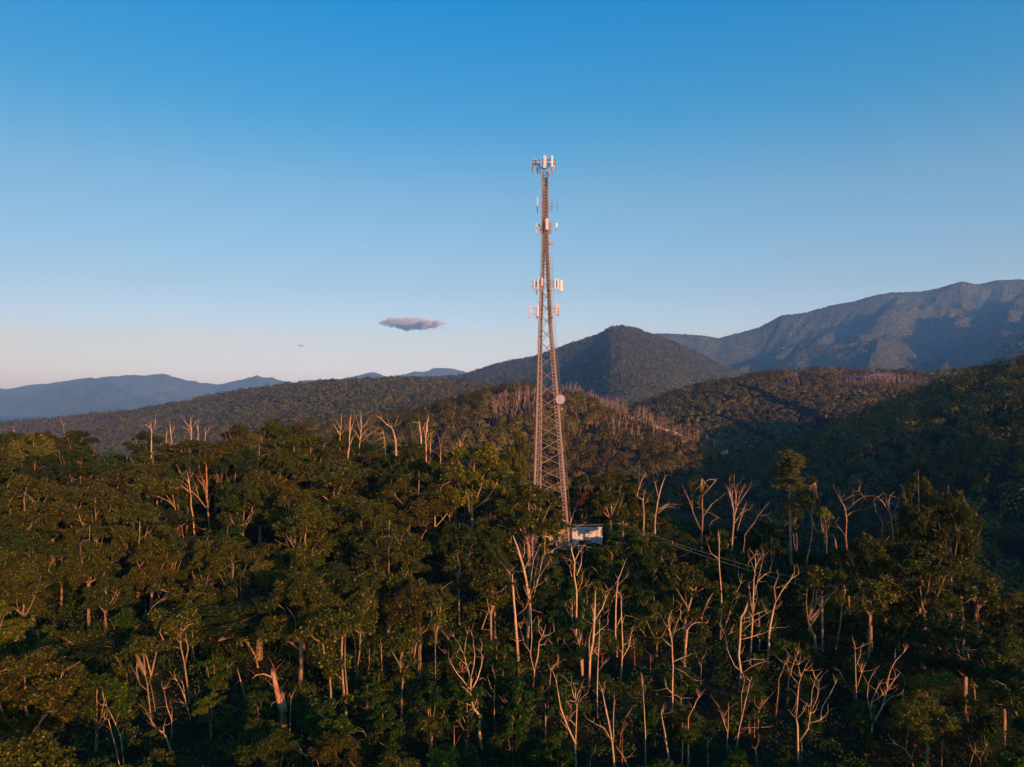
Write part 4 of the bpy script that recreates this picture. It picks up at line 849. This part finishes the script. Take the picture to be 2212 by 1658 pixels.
WS = [[(1360.5, 1127), (1662.6, 1217.6), (1745, 1243)], [(1349, 1134.5), (1662.6, 1232), (1760, 1263)]]
for k, lab in ((0, 'upper of two overhead wires sloping down from the clearing'), (1, 'lower of two overhead wires sloping down from the clearing')):
    a = p1[k] - [0, 0, .75 * k]; b = p2[k] - [0, 0, 1.1 * k]; pts = []
    for t in np.linspace(0, 1, 40): q = a * (1 - t) + b * t; q[2] -= 4 * .55 * t * (1 - t); pts.append(q)
    # pass through the photographed line
    mb = MB(); mb.tube(pts, .024, 4); o = mb.build('overhead_wire', M_WIRE); tag(o, lab, 'wire')
a = p3[1]; b = p1[0]
mb = MB(); mb.tube([a * (1 - t) + b * t - np.array([0, 0, 4 * .4 * t * (1 - t)]) for t in np.linspace(0, 1, 16)], .024, 4)
tag(mb.build('overhead_wire', M_WIRE), 'short wire joining the two poles beside the shelter', 'wire')
q = np.array([(x, y, 137.) for x in np.linspace(1238, 1303, 8) for y in (1142, 1150, 1158)] + [(x, y, 131.) for x in np.linspace(1195, 1230, 5) for y in (1155, 1165)])
OCCP = np.concatenate([OCCP, q])
WP = np.array([p1[0] * (1 - t) + p2[0] * t for t in np.linspace(.1, .85, 26)]); wx, wy = project(WP); OCCP = np.concatenate([OCCP, np.c_[wx, wy, WP[:, 1]]])
# small white house down in the valley
for Yh in np.arange(520, 900, 5.):
    hp = mp(1559, 975, Yh); gz = float(h_near(np.array(hp[0]), np.array(Yh)))
    if gz + 12 > hp[2]: break
gz = hp[2] - 1.2
hs = empty('small_house', (hp[0], Yh - 6, gz), .4); tag(hs, 'tiny white house down at the shaded mouth of the valley', 'house')
mb = MB(); mb.box((0, 0, 1.0), (3.4, 3, 2.4)); mb.build('wall', M_WHITE, hs)
mb = MB(); V = np.array([[-1.9, -1.7, 2.2], [1.9, -1.7, 2.2], [1.9, 1.7, 2.2], [-1.9, 1.7, 2.2], [-1.9, 0, 3.0], [1.9, 0, 3.0]]); mb.add(V, [(0, 1, 5, 4), (3, 4, 5, 2), (0, 4, 3), (1, 2, 5), (0, 3, 2, 1)]); mb.build('roof', M_ROOF, hs)

# ---------------------------------------------------------------- white pine
def pine():
    crop = 'D'; brs = parse('17 180,1290 172,1000 170,780 168,640 172,560 176,500', crop)
    pts = brs[0][1]; Y = ground_hit(pts[0][0], pts[0][1] + 10); pxm = FD / Y; rg = np.random.default_rng(77)
    P = [mp(p[0], p[1], Y) for p in pts]; gz = float(h_front(np.array(P[0][0]), np.array(Y)))
    r = empty('pine_tree', (P[0][0], Y, gz - .3)); O = np.array([P[0][0], Y, gz - .3]); tag(r, 'tall flat-topped pine with a straight bare trunk and layered boughs', 'pine tree')
    P = [np.array([P[0][0] + .1, Y, gz - .3])] + P; mb = MB(); SPp = smooth_path(P, rg, .04); mb.tube(SPp - O, np.linspace(.30, .07, len(SPp)), 9); mb.build('trunk', M_BARK, r, True)
    OCCn = np.stack(project(SPp), -1)
    tipsC = []; zt = SPp[-1][2]; z0 = mp(0, (1100 + 830 / 2.763) * .7917, Y)[2]
    def tr(z): return np.array([np.interp(z, SPp[:, 2], SPp[:, 0]), Y, z])
    mb = MB()
    # bough layers: height fraction, reach, count
    for (yy, L, n_, up) in [(770, 3.9, 6, .12), (740, 3.0, 5, .2), (660, 3.2, 6, .2), (610, 2.2, 5, .3), (560, 2.2, 5, .4), (545, 3.4, 8, .55), (515, 2.8, 8, .7), (490, 2.2, 8, .9), (470, 1.3, 6, 1.5)]:
        z = mp(0, (1100 + yy / 2.763) * .7917, Y)[2]
        for k in range(n_):
            a = rg.uniform(0, 6.28); st = tr(z + rg.uniform(-.3, .3)); d = np.array([math.cos(a), math.sin(a), up * rg.uniform(.5, 1.3)]); LL = L * rg.uniform(.7, 1.1)
            e = st + d * LL * .8; md = st + d * LL * .45 + np.array([0, 0, -.15]); mb.tube(np.array([st, md, e]) - O, [.07, .05, .02], 5)
            for q in np.linspace(.4, 1.05, 5):
                c = st + (e - st) * q + np.array([0, 0, .12])
                for s in range(3): tipsC.append(c + rg.normal(size=3) * np.array([.38, .38, .12]))
    mb.build('limb', M_BARK, r)
    C = []; 
    for t in tipsC:
        u = rg.normal(size=(42, 3)); u /= np.linalg.norm(u, axis=1, keepdims=True); u[:, 2] = np.abs(u[:, 2]) * .8
        C.append(t + u * np.array([.42, .42, .24]) * rg.uniform(.3, 1, (42, 1)))
    C = np.concatenate(C); V, F = leaf_quads(C, rg.uniform(.09, .16, len(C)), rg, None, 0, 3.2)
    cr = link(bpy.data.objects.new('crown', mesh_np('crown', V - O, F, M_NEEDLE)), r); cr.color = (1.9, 1.7, 1.3, 1); OCC3.append(SPp[len(SPp) // 3:])
    return np.c_[OCCn, np.full(len(OCCn), Y)]
OCCP = np.concatenate([OCCP, pine()])
mb = MB(); rr = np.random.default_rng(5)     # russet tree behind the shelter
pr = mp(1256, 1085, 141); gz = float(h_front(np.array(pr[0]), np.array(141.))); r = empty('leafy_tree', (pr[0], 141, gz - .2)); tag(r, 'rust-red leafy tree between the tower foot and the white shelter', 'tree', 'leafy trees of the hillside forest')
O = np.array([pr[0], 141, gz - .2]); mb.tube([(0, 0, 0), (.2, 0, 3), (0, 0, pr[2] - gz)], [.16, .12, .05], 7)
for k in range(8): mb.tube([(0, 0, (pr[2] - gz) * rr.uniform(.4, .9)), (rr.uniform(-1.8, 1.8), rr.uniform(-1.5, 1.5), (pr[2] - gz) * rr.uniform(.7, 1.1))], [.06, .02], 4)
mb.build('trunk', M_BARK, r)
V, F = cloud_crown([], 26, 80, .6, .2, rr, pr, np.array([2.2, 1.8, 2.6])); cr = link(bpy.data.objects.new('crown', mesh_np('crown', V - O, F, M_RED)), r)

# ---------------------------------------------------------------- living broadleaf trees
def proto(seed, H, R, ncl, lpc, cr, size, kind):
    rg = np.random.default_rng(seed); mb = MB(); cz = (.66 if H > 9 else .58) * H; rz = (.35 if H > 9 else .42) * H
    lean = rg.uniform(-.6, .6, 2) * (.5 if H < 9 else 1); fork = (.46 if H > 9 else .3) * H
    tr_ = smooth_path([(0, 0, -.6), (lean[0] * .3, lean[1] * .3, fork * .5), (lean[0] * .6, lean[1] * .6, fork)], rg, .06)
    r0 = .0145 * H + .02; mb.tube(tr_, np.linspace(r0 * 1.2, r0 * .8, len(tr_)), 8); tips = []
    nl = 6 if H > 9 else 4
    for k in range(nl):
        a = 2 * math.pi * k / nl + rg.uniform(-.4, .4); rr_ = R * rg.uniform(.45, .85); e = np.array([math.cos(a) * rr_, math.sin(a) * rr_, cz + rz * rg.uniform(-.25, .55)])
        st = tr_[-1] - np.array([0, 0, rg.uniform(0, fork * .25)]); md = st * .45 + e * .55 + np.array([0, 0, -.08 * H * rg.uniform(.3, 1)])
        p = smooth_path([st, md, e], rg, .12); mb.tube(p, np.linspace(r0 * .5, .028, len(p)), 5)
        for q in range(2):
            s2 = p[rg.integers(len(p) // 3, len(p))]; e2 = s2 + np.array([rg.uniform(-1, 1), rg.uniform(-1, 1), rg.uniform(.2, 1)]) * R * .42
            mb.tube(smooth_path([s2, (s2 + e2) / 2 + rg.normal(size=3) * .15, e2], rg, .06), np.linspace(.05, .018, len(smooth_path([s2, (s2 + e2) / 2, e2], np.random.default_rng(0), 0))), 4); tips.append(e2)
        tips.append(e)
    p = smooth_path([tr_[-1], (0, 0, cz), (0, 0, cz + rz * .8)], rg, .15); mb.tube(p, np.linspace(r0 * .6, .03, len(p)), 5)
    # billows: a few big lobes, each a cluster of leafy tufts
    fl = rg.uniform(.8, 1.15); C = []; Oo = []; nlobe = 17 if H > 9 else 10; lobes = []
    for k in range(nlobe):
        d = rg.normal(size=3); d /= np.linalg.norm(d); lobes.append((np.array([0, 0, cz]) + d * np.array([R, R, rz]) * rg.uniform(.5, .78), rg.uniform(.26, .46) * R))
    lobes.append((np.array([0, 0, cz + rz * .5]), R * .5))
    for k in range(ncl):
        lc, lr = lobes[rg.integers(len(lobes))]; u = rg.normal(size=3); u /= np.linalg.norm(u); u[2] = abs(u[2]) * 1.2 - .45
        c = lc + u * lr * rg.uniform(.6, 1.0) * np.array([1, 1, .85])
        r = cr * rg.uniform(.55, 1.25); m = int(lpc * (r / cr) ** 2 * rg.uniform(.7, 1.2)) + 8
        w = rg.normal(size=(m, 3)); w /= np.linalg.norm(w, axis=1, keepdims=True); w[:, 2] = np.where(w[:, 2] < -.2, -w[:, 2], w[:, 2])
        C.append(c + w * np.array([1, 1, fl]) * r * rg.uniform(.4, 1.05, (m, 1))); Oo.append(w)
    C = np.concatenate(C); Oo = np.concatenate(Oo)
    V, F = leaf_quads(C, rg.uniform(.7, 1.3, len(C)) * size, rg, Oo, .3, 1.7)
    return mb.me('trunk', M_BARK, True), mesh_np('crown', V, F, M_LEAF), H, R
TALL = [proto(100 + k, 16, 4.4 + .55 * (k % 3), 210, 155, .74, .152, 'tall') for k in range(9)]
YOUNG = [proto(200 + k, 7, 2.5 + .3 * (k % 2), 90, 135, .48, .138, 'young') for k in range(6)]
TONES = [('olive-green', (.90, .88, .70)), ('dark green', (.46, .60, .65)), ('brownish-green', (.98, .78, .65)), ('mid-green', (.64, .80, .70)), ('yellow-green', (1.6, 1.45, .8))]
SKX = [-100, 0, 60, 130, 200, 300, 370, 450, 480, 540, 600, 660, 700, 740, 800, 850, 920, 960, 985, 1000, 1060, 1090, 1130, 1200, 1240, 1262, 1310, 1350, 1390, 1420, 1480, 1500, 1640, 1670, 1700, 1760, 1850, 1900, 1960, 2000, 2060, 2090, 2150, 2212, 2400]
SKY_ = [960, 935, 922, 925, 915, 900, 890, 897, 885, 898, 905, 910, 893, 882, 888, 893, 908, 985, 970, 958, 975, 1010, 1045, 1055, 1075, 1015, 985, 1000, 1065, 1110, 1120, 1135, 1135, 1110, 1050, 1085, 1140, 1100, 1078, 1085, 1098, 1145, 1220, 1290, 1400]
live = []
def place_live(name, pr, x, y, gz, sx, sz, tone, rg):
    tm, cm, H, R = pr; r = empty(name, (x, y, gz - .1), rg.uniform(0, 6.28))
    t = bpy.data.objects.new('trunk', tm); link(t, r); c = bpy.data.objects.new('crown', cm); link(c, r)
    s = (sx * rg.uniform(.93, 1.07), sx * rg.uniform(.93, 1.07), sz); r.scale = s
    b = rg.uniform(.85, 1.15); yg = (1, 1, 1) if name == 'leafy_tree' else (.78, 1.12, .8); c.color = (*[q * b * k for q, k in zip(TONES[tone][1], yg)], 1)
    px, py = project(np.array([x, y, gz + .66 * H * sz])); live.append((r, float(px), float(py), name, tone, H * sz, y))
rg = np.random.default_rng(31)
# crowns that stand out in the photograph: centre, half sizes, depth, tone
HERO = [(1342, 1118, 36, 46, 129, 0), (1345, 1165, 40, 34, 121, 1), (1180, 1128, 26, 15, 123, 0), (1172, 1172, 18, 20, 121, 1), (1268, 1186, 38, 20, 124, 3), (1215, 1205, 30, 20, 122, 1), (1022, 1035, 78, 72, 128, 4), (1145, 1112, 82, 60, 119, 0), (1318, 1075, 60, 88, 127, 0), (720, 1048, 88, 62, 134, 0), (892, 1018, 46, 34, 142, 0), (640, 1110, 80, 62, 126, 0), (905, 1075, 90, 60, 126, 2), (765, 1120, 85, 60, 119, 0),
        (992, 1185, 55, 66, 108, 1), (2050, 1150, 62, 58, 101, 0), (1985, 1120, 46, 50, 103, 0), (1118, 993, 26, 32, 168, 4), (430, 985, 78, 56, 158, 0), (330, 1010, 70, 50, 150, 0), (560, 1010, 85, 60, 140, 0), (330, 1130, 90, 62, 125, 3), (160, 1080, 90, 60, 140, 0), (450, 1190, 85, 60, 112, 3),
        (700, 1260, 110, 70, 100, 1), (560, 1330, 120, 70, 92, 1), (870, 1160, 90, 55, 113, 2), (60, 1150, 80, 60, 125, 1), (210, 1250, 100, 70, 106, 1), (1990, 1250, 90, 70, 92, 0), (1880, 1230, 70, 60, 96, 0), (2080, 1400, 95, 75, 82, 1), (150, 1420, 110, 80, 86, 1), (2000, 1560, 70, 60, 72, 4), (1405, 1320, 55, 48, 104, 1), (1320, 1210, 55, 45, 121, 3), (1450, 1180, 60, 45, 120, 3), (1580, 1210, 60, 42, 116, 1)]
placed = []
for (cx, cy, rx, ry, Y, tone) in HERO:
    pxm = FD / Y; c = mp(cx, cy, Y); gz = float(h_front(np.array(c[0]), np.array(float(Y)))); Hh = c[2] - gz
    if Hh < 2.5: gz = c[2] - 2.5; Hh = 2.5
    big = (ry / pxm > 2.6); pr = (TALL if big else YOUNG)[int(rg.integers(5))]
    place_live('leafy_tree' if big else 'young_tree', pr, c[0], Y, gz, rx / pxm / pr[3], Hh / (.66 * pr[2]), tone, rg); placed.append((c[0], Y, rx / pxm * .8))
for b in LIVE_BOXES: placed.append((b[0], b[1], b[2] * .7))
OK_ = OCCP
SUNP = np.concatenate(OCC3 + [np.array([mp(x_, y_, 135.3) for x_ in np.linspace(1240, 1302, 7) for y_ in (1143, 1150, 1158)])]); SUNP = SUNP[SUNP[:, 0] > -200]; SD = np.array(tuple(SUN_DIR))
def shades(x, y, gz, H, R):
    c = np.array([x, y, gz + .62 * H]); k = np.array([1 / R, 1 / R, 1 / (.36 * H)])
    p = (SUNP - c) * k; d = SD * k; t = -(p @ d) / (d @ d); near = (t > 0) & (t * 1.0 < 60)
    q = p + t[:, None] * d; return int((near & ((q * q).sum(1) < .8)).sum())
def blocked(x, y, gz, H, R):
    pxm = FD / y; cx, cy = project(np.array([x, y, gz + .62 * H])); a = R * pxm * 1.08; b = .40 * H * pxm * 1.05
    m = (OK_[:, 2] > y + .5) & (((OK_[:, 0] - cx) / a) ** 2 + ((OK_[:, 1] - cy) / b) ** 2 < 1)
    return int(m.sum())
cand = []
for y in np.arange(50, 262, 5.6):
    for x in np.arange(-.74 * y - 8, .74 * y + 8, 5.6):
        cand.append((x + rg.uniform(-2.2, 2.2), y + rg.uniform(-2.2, 2.2)))
cand = [c for c in cand if c[1] < np.interp(c[0], FX, FY) + 30]
rg.shuffle(cand); nT = nY = 0
cand = sorted(cand, key=lambda c: c[1] // 14)
for x, y in cand:
    if 2 < x < 18 and 121 < y < 146: continue
    gz = float(h_front(np.array(x), np.array(y))); px, py0 = project(np.array([x, y, gz])); px = float(px)
    if px < -60 or px > 2280: continue
    n = vnoise(np.array(x / 18), np.array(y / 18), 6)
    Hd = 11 + 7 * float(n) + rg.uniform(-1.5, 1.5)
    low = 1150 < px < 1880 and y > 55 and y < 118
    if low: Hd *= .55
    if px > 1880 and y < 70: Hd *= .8
    Hs = elev(np.interp(px, SKX, SKY_)) * y - gz
    Hd = min(Hd, Hs)
    for k, sc in enumerate((1, .8, .62, .48, .36, .26)):
        H = Hd * sc
        if H < 2.6: break
        R = (.30 * H if H > 9 else .36 * H) * rg.uniform(.95, 1.2)
        if any((x - q[0]) ** 2 + (y - q[1]) ** 2 < (.56 * (R + q[2])) ** 2 for q in placed): continue
        lim = 2 if px > 1080 else 3
        if blocked(x, y, gz, H, R) <= lim and shades(x, y, gz, H, R) <= (9 if px < 1080 or px > 1900 else 5): break
    else: continue
    if H < 2.6: continue
    tall = H > 8.5
    if tall and nT > 255: continue
    if not tall and nY > 280: continue
    pr = (TALL if tall else YOUNG)[int(rg.integers(9 if tall else 6))]
    place_live('leafy_tree' if tall else 'young_tree', pr, x, y, gz, R / pr[3], H / pr[2], int(rg.choice([0, 1, 2, 3, 4], p=[.34, .26, .16, .18, .06])), rg)
    placed.append((x, y, R)); nT += tall; nY += (not tall)
print('live', nT, nY)
# undergrowth
XU, YU, ZU = [], [], []
for y in np.arange(46, 250, 2.3):
    x = np.arange(-.74 * y - 22, .74 * y + 26, 2.3); x = x + rg.uniform(-1.3, 1.3, len(x)); yy = y + rg.uniform(-1.3, 1.3, len(x))
    m = ~((x > 2) & (x < 17.5) & (yy > 125) & (yy < 144)) & (yy < np.interp(x, FX, FY) + 30) & (vnoise(x / 7, yy / 7, 3) > .16)
    XU.append(x[m]); YU.append(yy[m])
XU = np.concatenate(XU); YU = np.concatenate(YU); ZU = h_front(XU, YU)
hU = 1.4 * vnoise(XU / 5, YU / 5, 44); keepU = np.ones(len(XU), bool); ux, uy = project(np.stack([XU, YU, ZU + 1.2 + hU], -1))
for i in range(len(XU)):
    pxm = FD / YU[i]
    m = (OK_[:, 2] > YU[i] + .3) & (np.abs(OK_[:, 0] - ux[i]) < 1.4 * pxm) & (np.abs(OK_[:, 1] - uy[i]) < 1.6 * pxm)
    if m.sum() > 1: keepU[i] = False
XU, YU, ZU = XU[keepU], YU[keepU], ZU[keepU]
hU = hU[keepU]; nr_ = YU < 100
woodland('undergrowth', XU[nr_], YU[nr_], (ZU + .5 + hU)[nr_], 1.7, 170, .17, M_UNDER, 71, 1.0, .3)
woodland('undergrowth', XU[~nr_], YU[~nr_], (ZU + .5 + hU)[~nr_], 1.7, 75, .28, M_UNDER, 72, 1.0, .3)

# ---------------------------------------------------------------- burnt hill: bare trunks and rocks
def snag_mesh(seed):
    rg = np.random.default_rng(seed); mb = MB(); H = 11; r = rg.uniform(.16, .26)
    P = smooth_path([(0, 0, -1), (rg.uniform(-.3, .3), 0, H * .5), (rg.uniform(-.8, .8), rg.uniform(-.5, .5), H)], rg, .12); mb.tube(P, np.linspace(r, .07, len(P)), 5)
    for k in range(int(rg.integers(2, 6))):
        i = rg.integers(len(P) // 2, len(P) - 1); twig(mb, P[i], np.array([rg.uniform(-1, 1), rg.uniform(-.6, .6), .9]), rg.uniform(1.5, 3.2), .10, rg)
    return mb
SM = [snag_mesh(300 + k) for k in range(6)]; SMe = [m.me('dead_tree', M_BURNT) for m in SM]
def burnt(X, Y, Z):
    px, py = project(np.stack([X, Y, Z + 8], -1)); n = vnoise(X / 22, Y / 22, 8)
    a = (px > 1060) & (px < 1560) & (py < 905 + (px - 1100) * .2) & (Y < 640) & (n > .44 - .2 * (py < 870)) & (vnoise(X / 7, Y / 7, 77) > .42)
    return a & ~clear_rock(X, Y)
XM, YM, ZM = scatter(-30, 170, 380, 640, 3.3, 51, burnt)
v = visible_ground(XM, YM, ZM, 10); XM, YM, ZM = XM[v], YM[v], ZM[v]; print('snags', len(XM))
pxs, pys = project(np.stack([XM, YM, ZM + 6], -1)); order = np.argsort(YM + rg.uniform(0, 130, len(YM)))
own = order[:170]; rest = order[170:]
for k, i in enumerate(own):
    o = link(bpy.data.objects.new('dead_tree', SMe[k % 6])); o.location = (XM[i], YM[i], ZM[i]); o.rotation_euler = (rg.normal() * .12, rg.normal() * .12, rg.uniform(0, 6.28)); s = rg.uniform(.3, 1.25); o.scale = (s, s, s * rg.uniform(.8, 1.1))
    tag(o, 'thin bare trunk among many on the burnt hill behind the tower', 'dead tree', 'bare trunks on the burnt hill')
def merged(name, idx, X, Y, Z, smin, smax, mat):
    Vs = []; Fs = []; n = 0
    for k, i in enumerate(idx):
        m = SM[k % 6]; V = np.concatenate(m.v); s = rg.uniform(smin, smax); lx, ly = rg.normal(size=2) * .13; V = V + np.c_[V[:, 2] * lx, V[:, 2] * ly, 0 * V[:, 2]]; a = rg.uniform(0, 6.28); ca, sa = math.cos(a), math.sin(a)
        Vs.append(np.c_[(V[:, 0] * ca - V[:, 1] * sa) * s + X[i], (V[:, 0] * sa + V[:, 1] * ca) * s + Y[i], V[:, 2] * s + Z[i]])
        Fs.append(np.array([f for f in m.f if len(f) == 4], int) + n); n += len(V)
    o = link(bpy.data.objects.new(name, mesh_np(name, np.concatenate(Vs), np.concatenate(Fs), mat))); tag(o, kind='stuff')
merged('bare_trunks', rest, XM, YM, ZM, .35, 1.1, M_BURNT)
X2, Y2, Z2 = scatter(350, 750, 900, 1130, 5.5, 52, crest2); print('crest snags', len(X2))
merged('bare_trunks', range(len(X2)), X2, Y2, Z2, .45, .95, M_BURNT)
X3, Y3, Z3 = scatter(-60, 280, 330, 640, 17, 53, lambda X, Y, Z: (Z > -90) & ~burnt(X, Y, Z))
merged('bare_trunks', range(len(X3)), X3, Y3, Z3, .7, 1.2, M_BURNT)
M_ROCK = simple('pale_rock', (.33, .25, .19), .9, 0, .4, .5)
rk = []
XR, YR, ZR = scatter(40, 190, 420, 600, 4.5, 61, lambda X, Y, Z: clear_rock(X, Y) & (X / Y < .262)); print('rocks', len(XR))
for k in range(min(130, len(XR))):
    if k % 5 < 2: continue
    r2 = np.random.default_rng(400 + k); bm = bmesh.new(); bmesh.ops.create_icosphere(bm, subdivisions=2, radius=1)
    for v in bm.verts: v.co *= 1 + .35 * (float(vnoise(np.array(v.co.x * 1.7 + k), np.array(v.co.y * 1.7 + v.co.z * 2.1), k)) - .5) * 2
    bmesh.ops.scale(bm, vec=(r2.uniform(1.6, 3.6), r2.uniform(1.3, 2.6), r2.uniform(.9, 1.9)), verts=bm.verts)
    me = bpy.data.meshes.new('boulder'); bm.to_mesh(me); bm.free(); me.materials.append(M_ROCK); o = link(bpy.data.objects.new('boulder', me)); o.location = (XR[k], YR[k], ZR[k] + .5); o.rotation_euler = (r2.uniform(-.3, .3), r2.uniform(-.3, .3), r2.uniform(0, 6))
    tag(o, 'pale boulder in the rocky strip down the burnt hill', 'boulder', 'boulders on the burnt hill')

# ---------------------------------------------------------------- labels of the living trees: by the dead or traced tree they stand nearest to
LM = landmarks + [(1690, 1040, 'flat-topped pine'), (1185, 900, 'lattice tower'), (1270, 1155, 'white shelter')]
used = {}
def direction(dx, dy):
    a = math.degrees(math.atan2(-dy, dx)) % 360
    return ['to the right of', 'up and right of', 'above', 'up and left of', 'to the left of', 'down and left of', 'below', 'down and right of'][int(((a + 22.5) % 360) // 45)]
RANK = ['', 'second ', 'third ', 'fourth ', 'fifth ', 'sixth ', 'seventh ', 'eighth ']
entries = []
for r, px, py, nm, tone, H, y in live:
    ds = sorted((math.hypot(px - l[0], py - l[1]), l) for l in LM); d, l = ds[0]
    entries.append((l[2], direction(px - l[0], py - l[1]), nm, tone, d, r, H))
entries.sort(key=lambda e: (e[0], e[1], e[2], e[3], e[4]))
seen = {}
for lm, dr, nm, tone, d, r, H in entries:
    k = (lm, dr, nm, tone); i = seen.get(k, 0); seen[k] = i + 1
    size = ('broad' if nm == 'leafy_tree' else 'small bushy')
    tag(r, f"{RANK[min(i, 7)]}{size} {TONES[tone][0]} tree {dr} the {lm}", 'tree' if nm == 'leafy_tree' else 'young tree', 'leafy trees of the hillside forest' if nm == 'leafy_tree' else 'young regrowth trees between the dead trunks')

# ---------------------------------------------------------------- clouds and air
def cloud(name, px, py, wpx, hpx, Y, label, dens, seed):
    c = at(px, py, Y); w = wpx / FD * Y; h = hpx / FD * Y; bm = bmesh.new(); rc = random.Random(seed)
    bmesh.ops.create_uvsphere(bm, u_segments=24, v_segments=16, radius=.5)
    bmesh.ops.scale(bm, vec=(w * 1.3, w * 1.7, h * 1.1), verts=bm.verts)
    me = bpy.data.meshes.new(name); bm.to_mesh(me); bm.free(); o = link(bpy.data.objects.new(name, me)); o.location = c
    m = bpy.data.materials.new('cloud_vapour'); m.use_nodes = True; nt = m.node_tree; nt.nodes.clear()
    out = nt.nodes.new('ShaderNodeOutputMaterial'); pv = nt.nodes.new('ShaderNodeVolumePrincipled'); pv.inputs['Color'].default_value = (.80, .90, 1, 1); pv.inputs['Anisotropy'].default_value = 0
    tcn = nt.nodes.new('ShaderNodeTexCoord'); mpn = nt.nodes.new('ShaderNodeMapping'); nt.links.new(tcn.outputs['Object'], mpn.inputs[0])
    mpn.inputs['Scale'].default_value = (2 / w, 2 / (w * 1.3), 2 / (h * .78))
    nz = nt.nodes.new('ShaderNodeTexNoise'); nz.inputs['Scale'].default_value = 2.4; nz.inputs['Detail'].default_value = 5; nz.inputs['Roughness'].default_value = .6
    mp2 = nt.nodes.new('ShaderNodeMapping'); mp2.inputs['Scale'].default_value = (2 / w, 2 / w, 1.0 / h); mp2.inputs['Location'].default_value = (seed, 0, 0); nt.links.new(tcn.outputs['Object'], mp2.inputs[0]); nt.links.new(mp2.outputs[0], nz.inputs['Vector'])
    ln_ = nt.nodes.new('ShaderNodeVectorMath'); ln_.operation = 'LENGTH'; nt.links.new(mpn.outputs[0], ln_.inputs[0])
    a = nt.nodes.new('ShaderNodeMath'); a.operation = 'MULTIPLY_ADD'; a.inputs[1].default_value = 2.4; a.inputs[2].default_value = -1.2; nt.links.new(nz.outputs['Fac'], a.inputs[0])
    b = nt.nodes.new('ShaderNodeMath'); b.operation = 'ADD'; nt.links.new(a.outputs[0], b.inputs[0]); nt.links.new(ln_.outputs['Value'], b.inputs[1])
    r = nt.nodes.new('ShaderNodeMapRange'); r.inputs[1].default_value = .95; r.inputs[2].default_value = .35; r.inputs[3].default_value = 0; r.inputs[4].default_value = dens; nt.links.new(b.outputs[0], r.inputs[0])
    nt.links.new(r.outputs[0], pv.inputs['Density']); nt.links.new(pv.outputs[0], out.inputs['Volume']); me.materials.append(m)
    tag(o, label, 'cloud'); return o
cloud('cloud', 890, 700, 126, 29, 20000, 'flat pink-topped cloud alone above the distant ridges', .035, 3)
cloud('cloud', 650, 747, 16, 7, 20000, 'tiny faint wisp of cloud low over the distant mountains', .02, 9)
HAZE = 0.92e-4
bm = bmesh.new(); bmesh.ops.create_cube(bm, size=1)
bmesh.ops.scale(bm, vec=(30000, 19500, 1466), verts=bm.verts); bmesh.ops.translate(bm, verts=bm.verts, vec=(0, 6000, 567))
me = bpy.data.meshes.new('haze'); bm.to_mesh(me); bm.free(); hz = link(bpy.data.objects.new('haze', me)); tag(hz, kind='stuff')
m = bpy.data.materials.new('thin_air_haze'); m.use_nodes = True; nt = m.node_tree; nt.nodes.clear()
out = nt.nodes.new('ShaderNodeOutputMaterial'); pv = nt.nodes.new('ShaderNodeVolumePrincipled'); pv.inputs['Color'].default_value = (.16, .44, 1, 1); pv.inputs['Absorption Color'].default_value = (1, 1, 1, 1); pv.inputs['Density'].default_value = HAZE; pv.inputs['Anisotropy'].default_value = 0
nt.links.new(pv.outputs[0], out.inputs['Volume']); me.materials.append(m)
print('objects', len(bpy.data.objects))
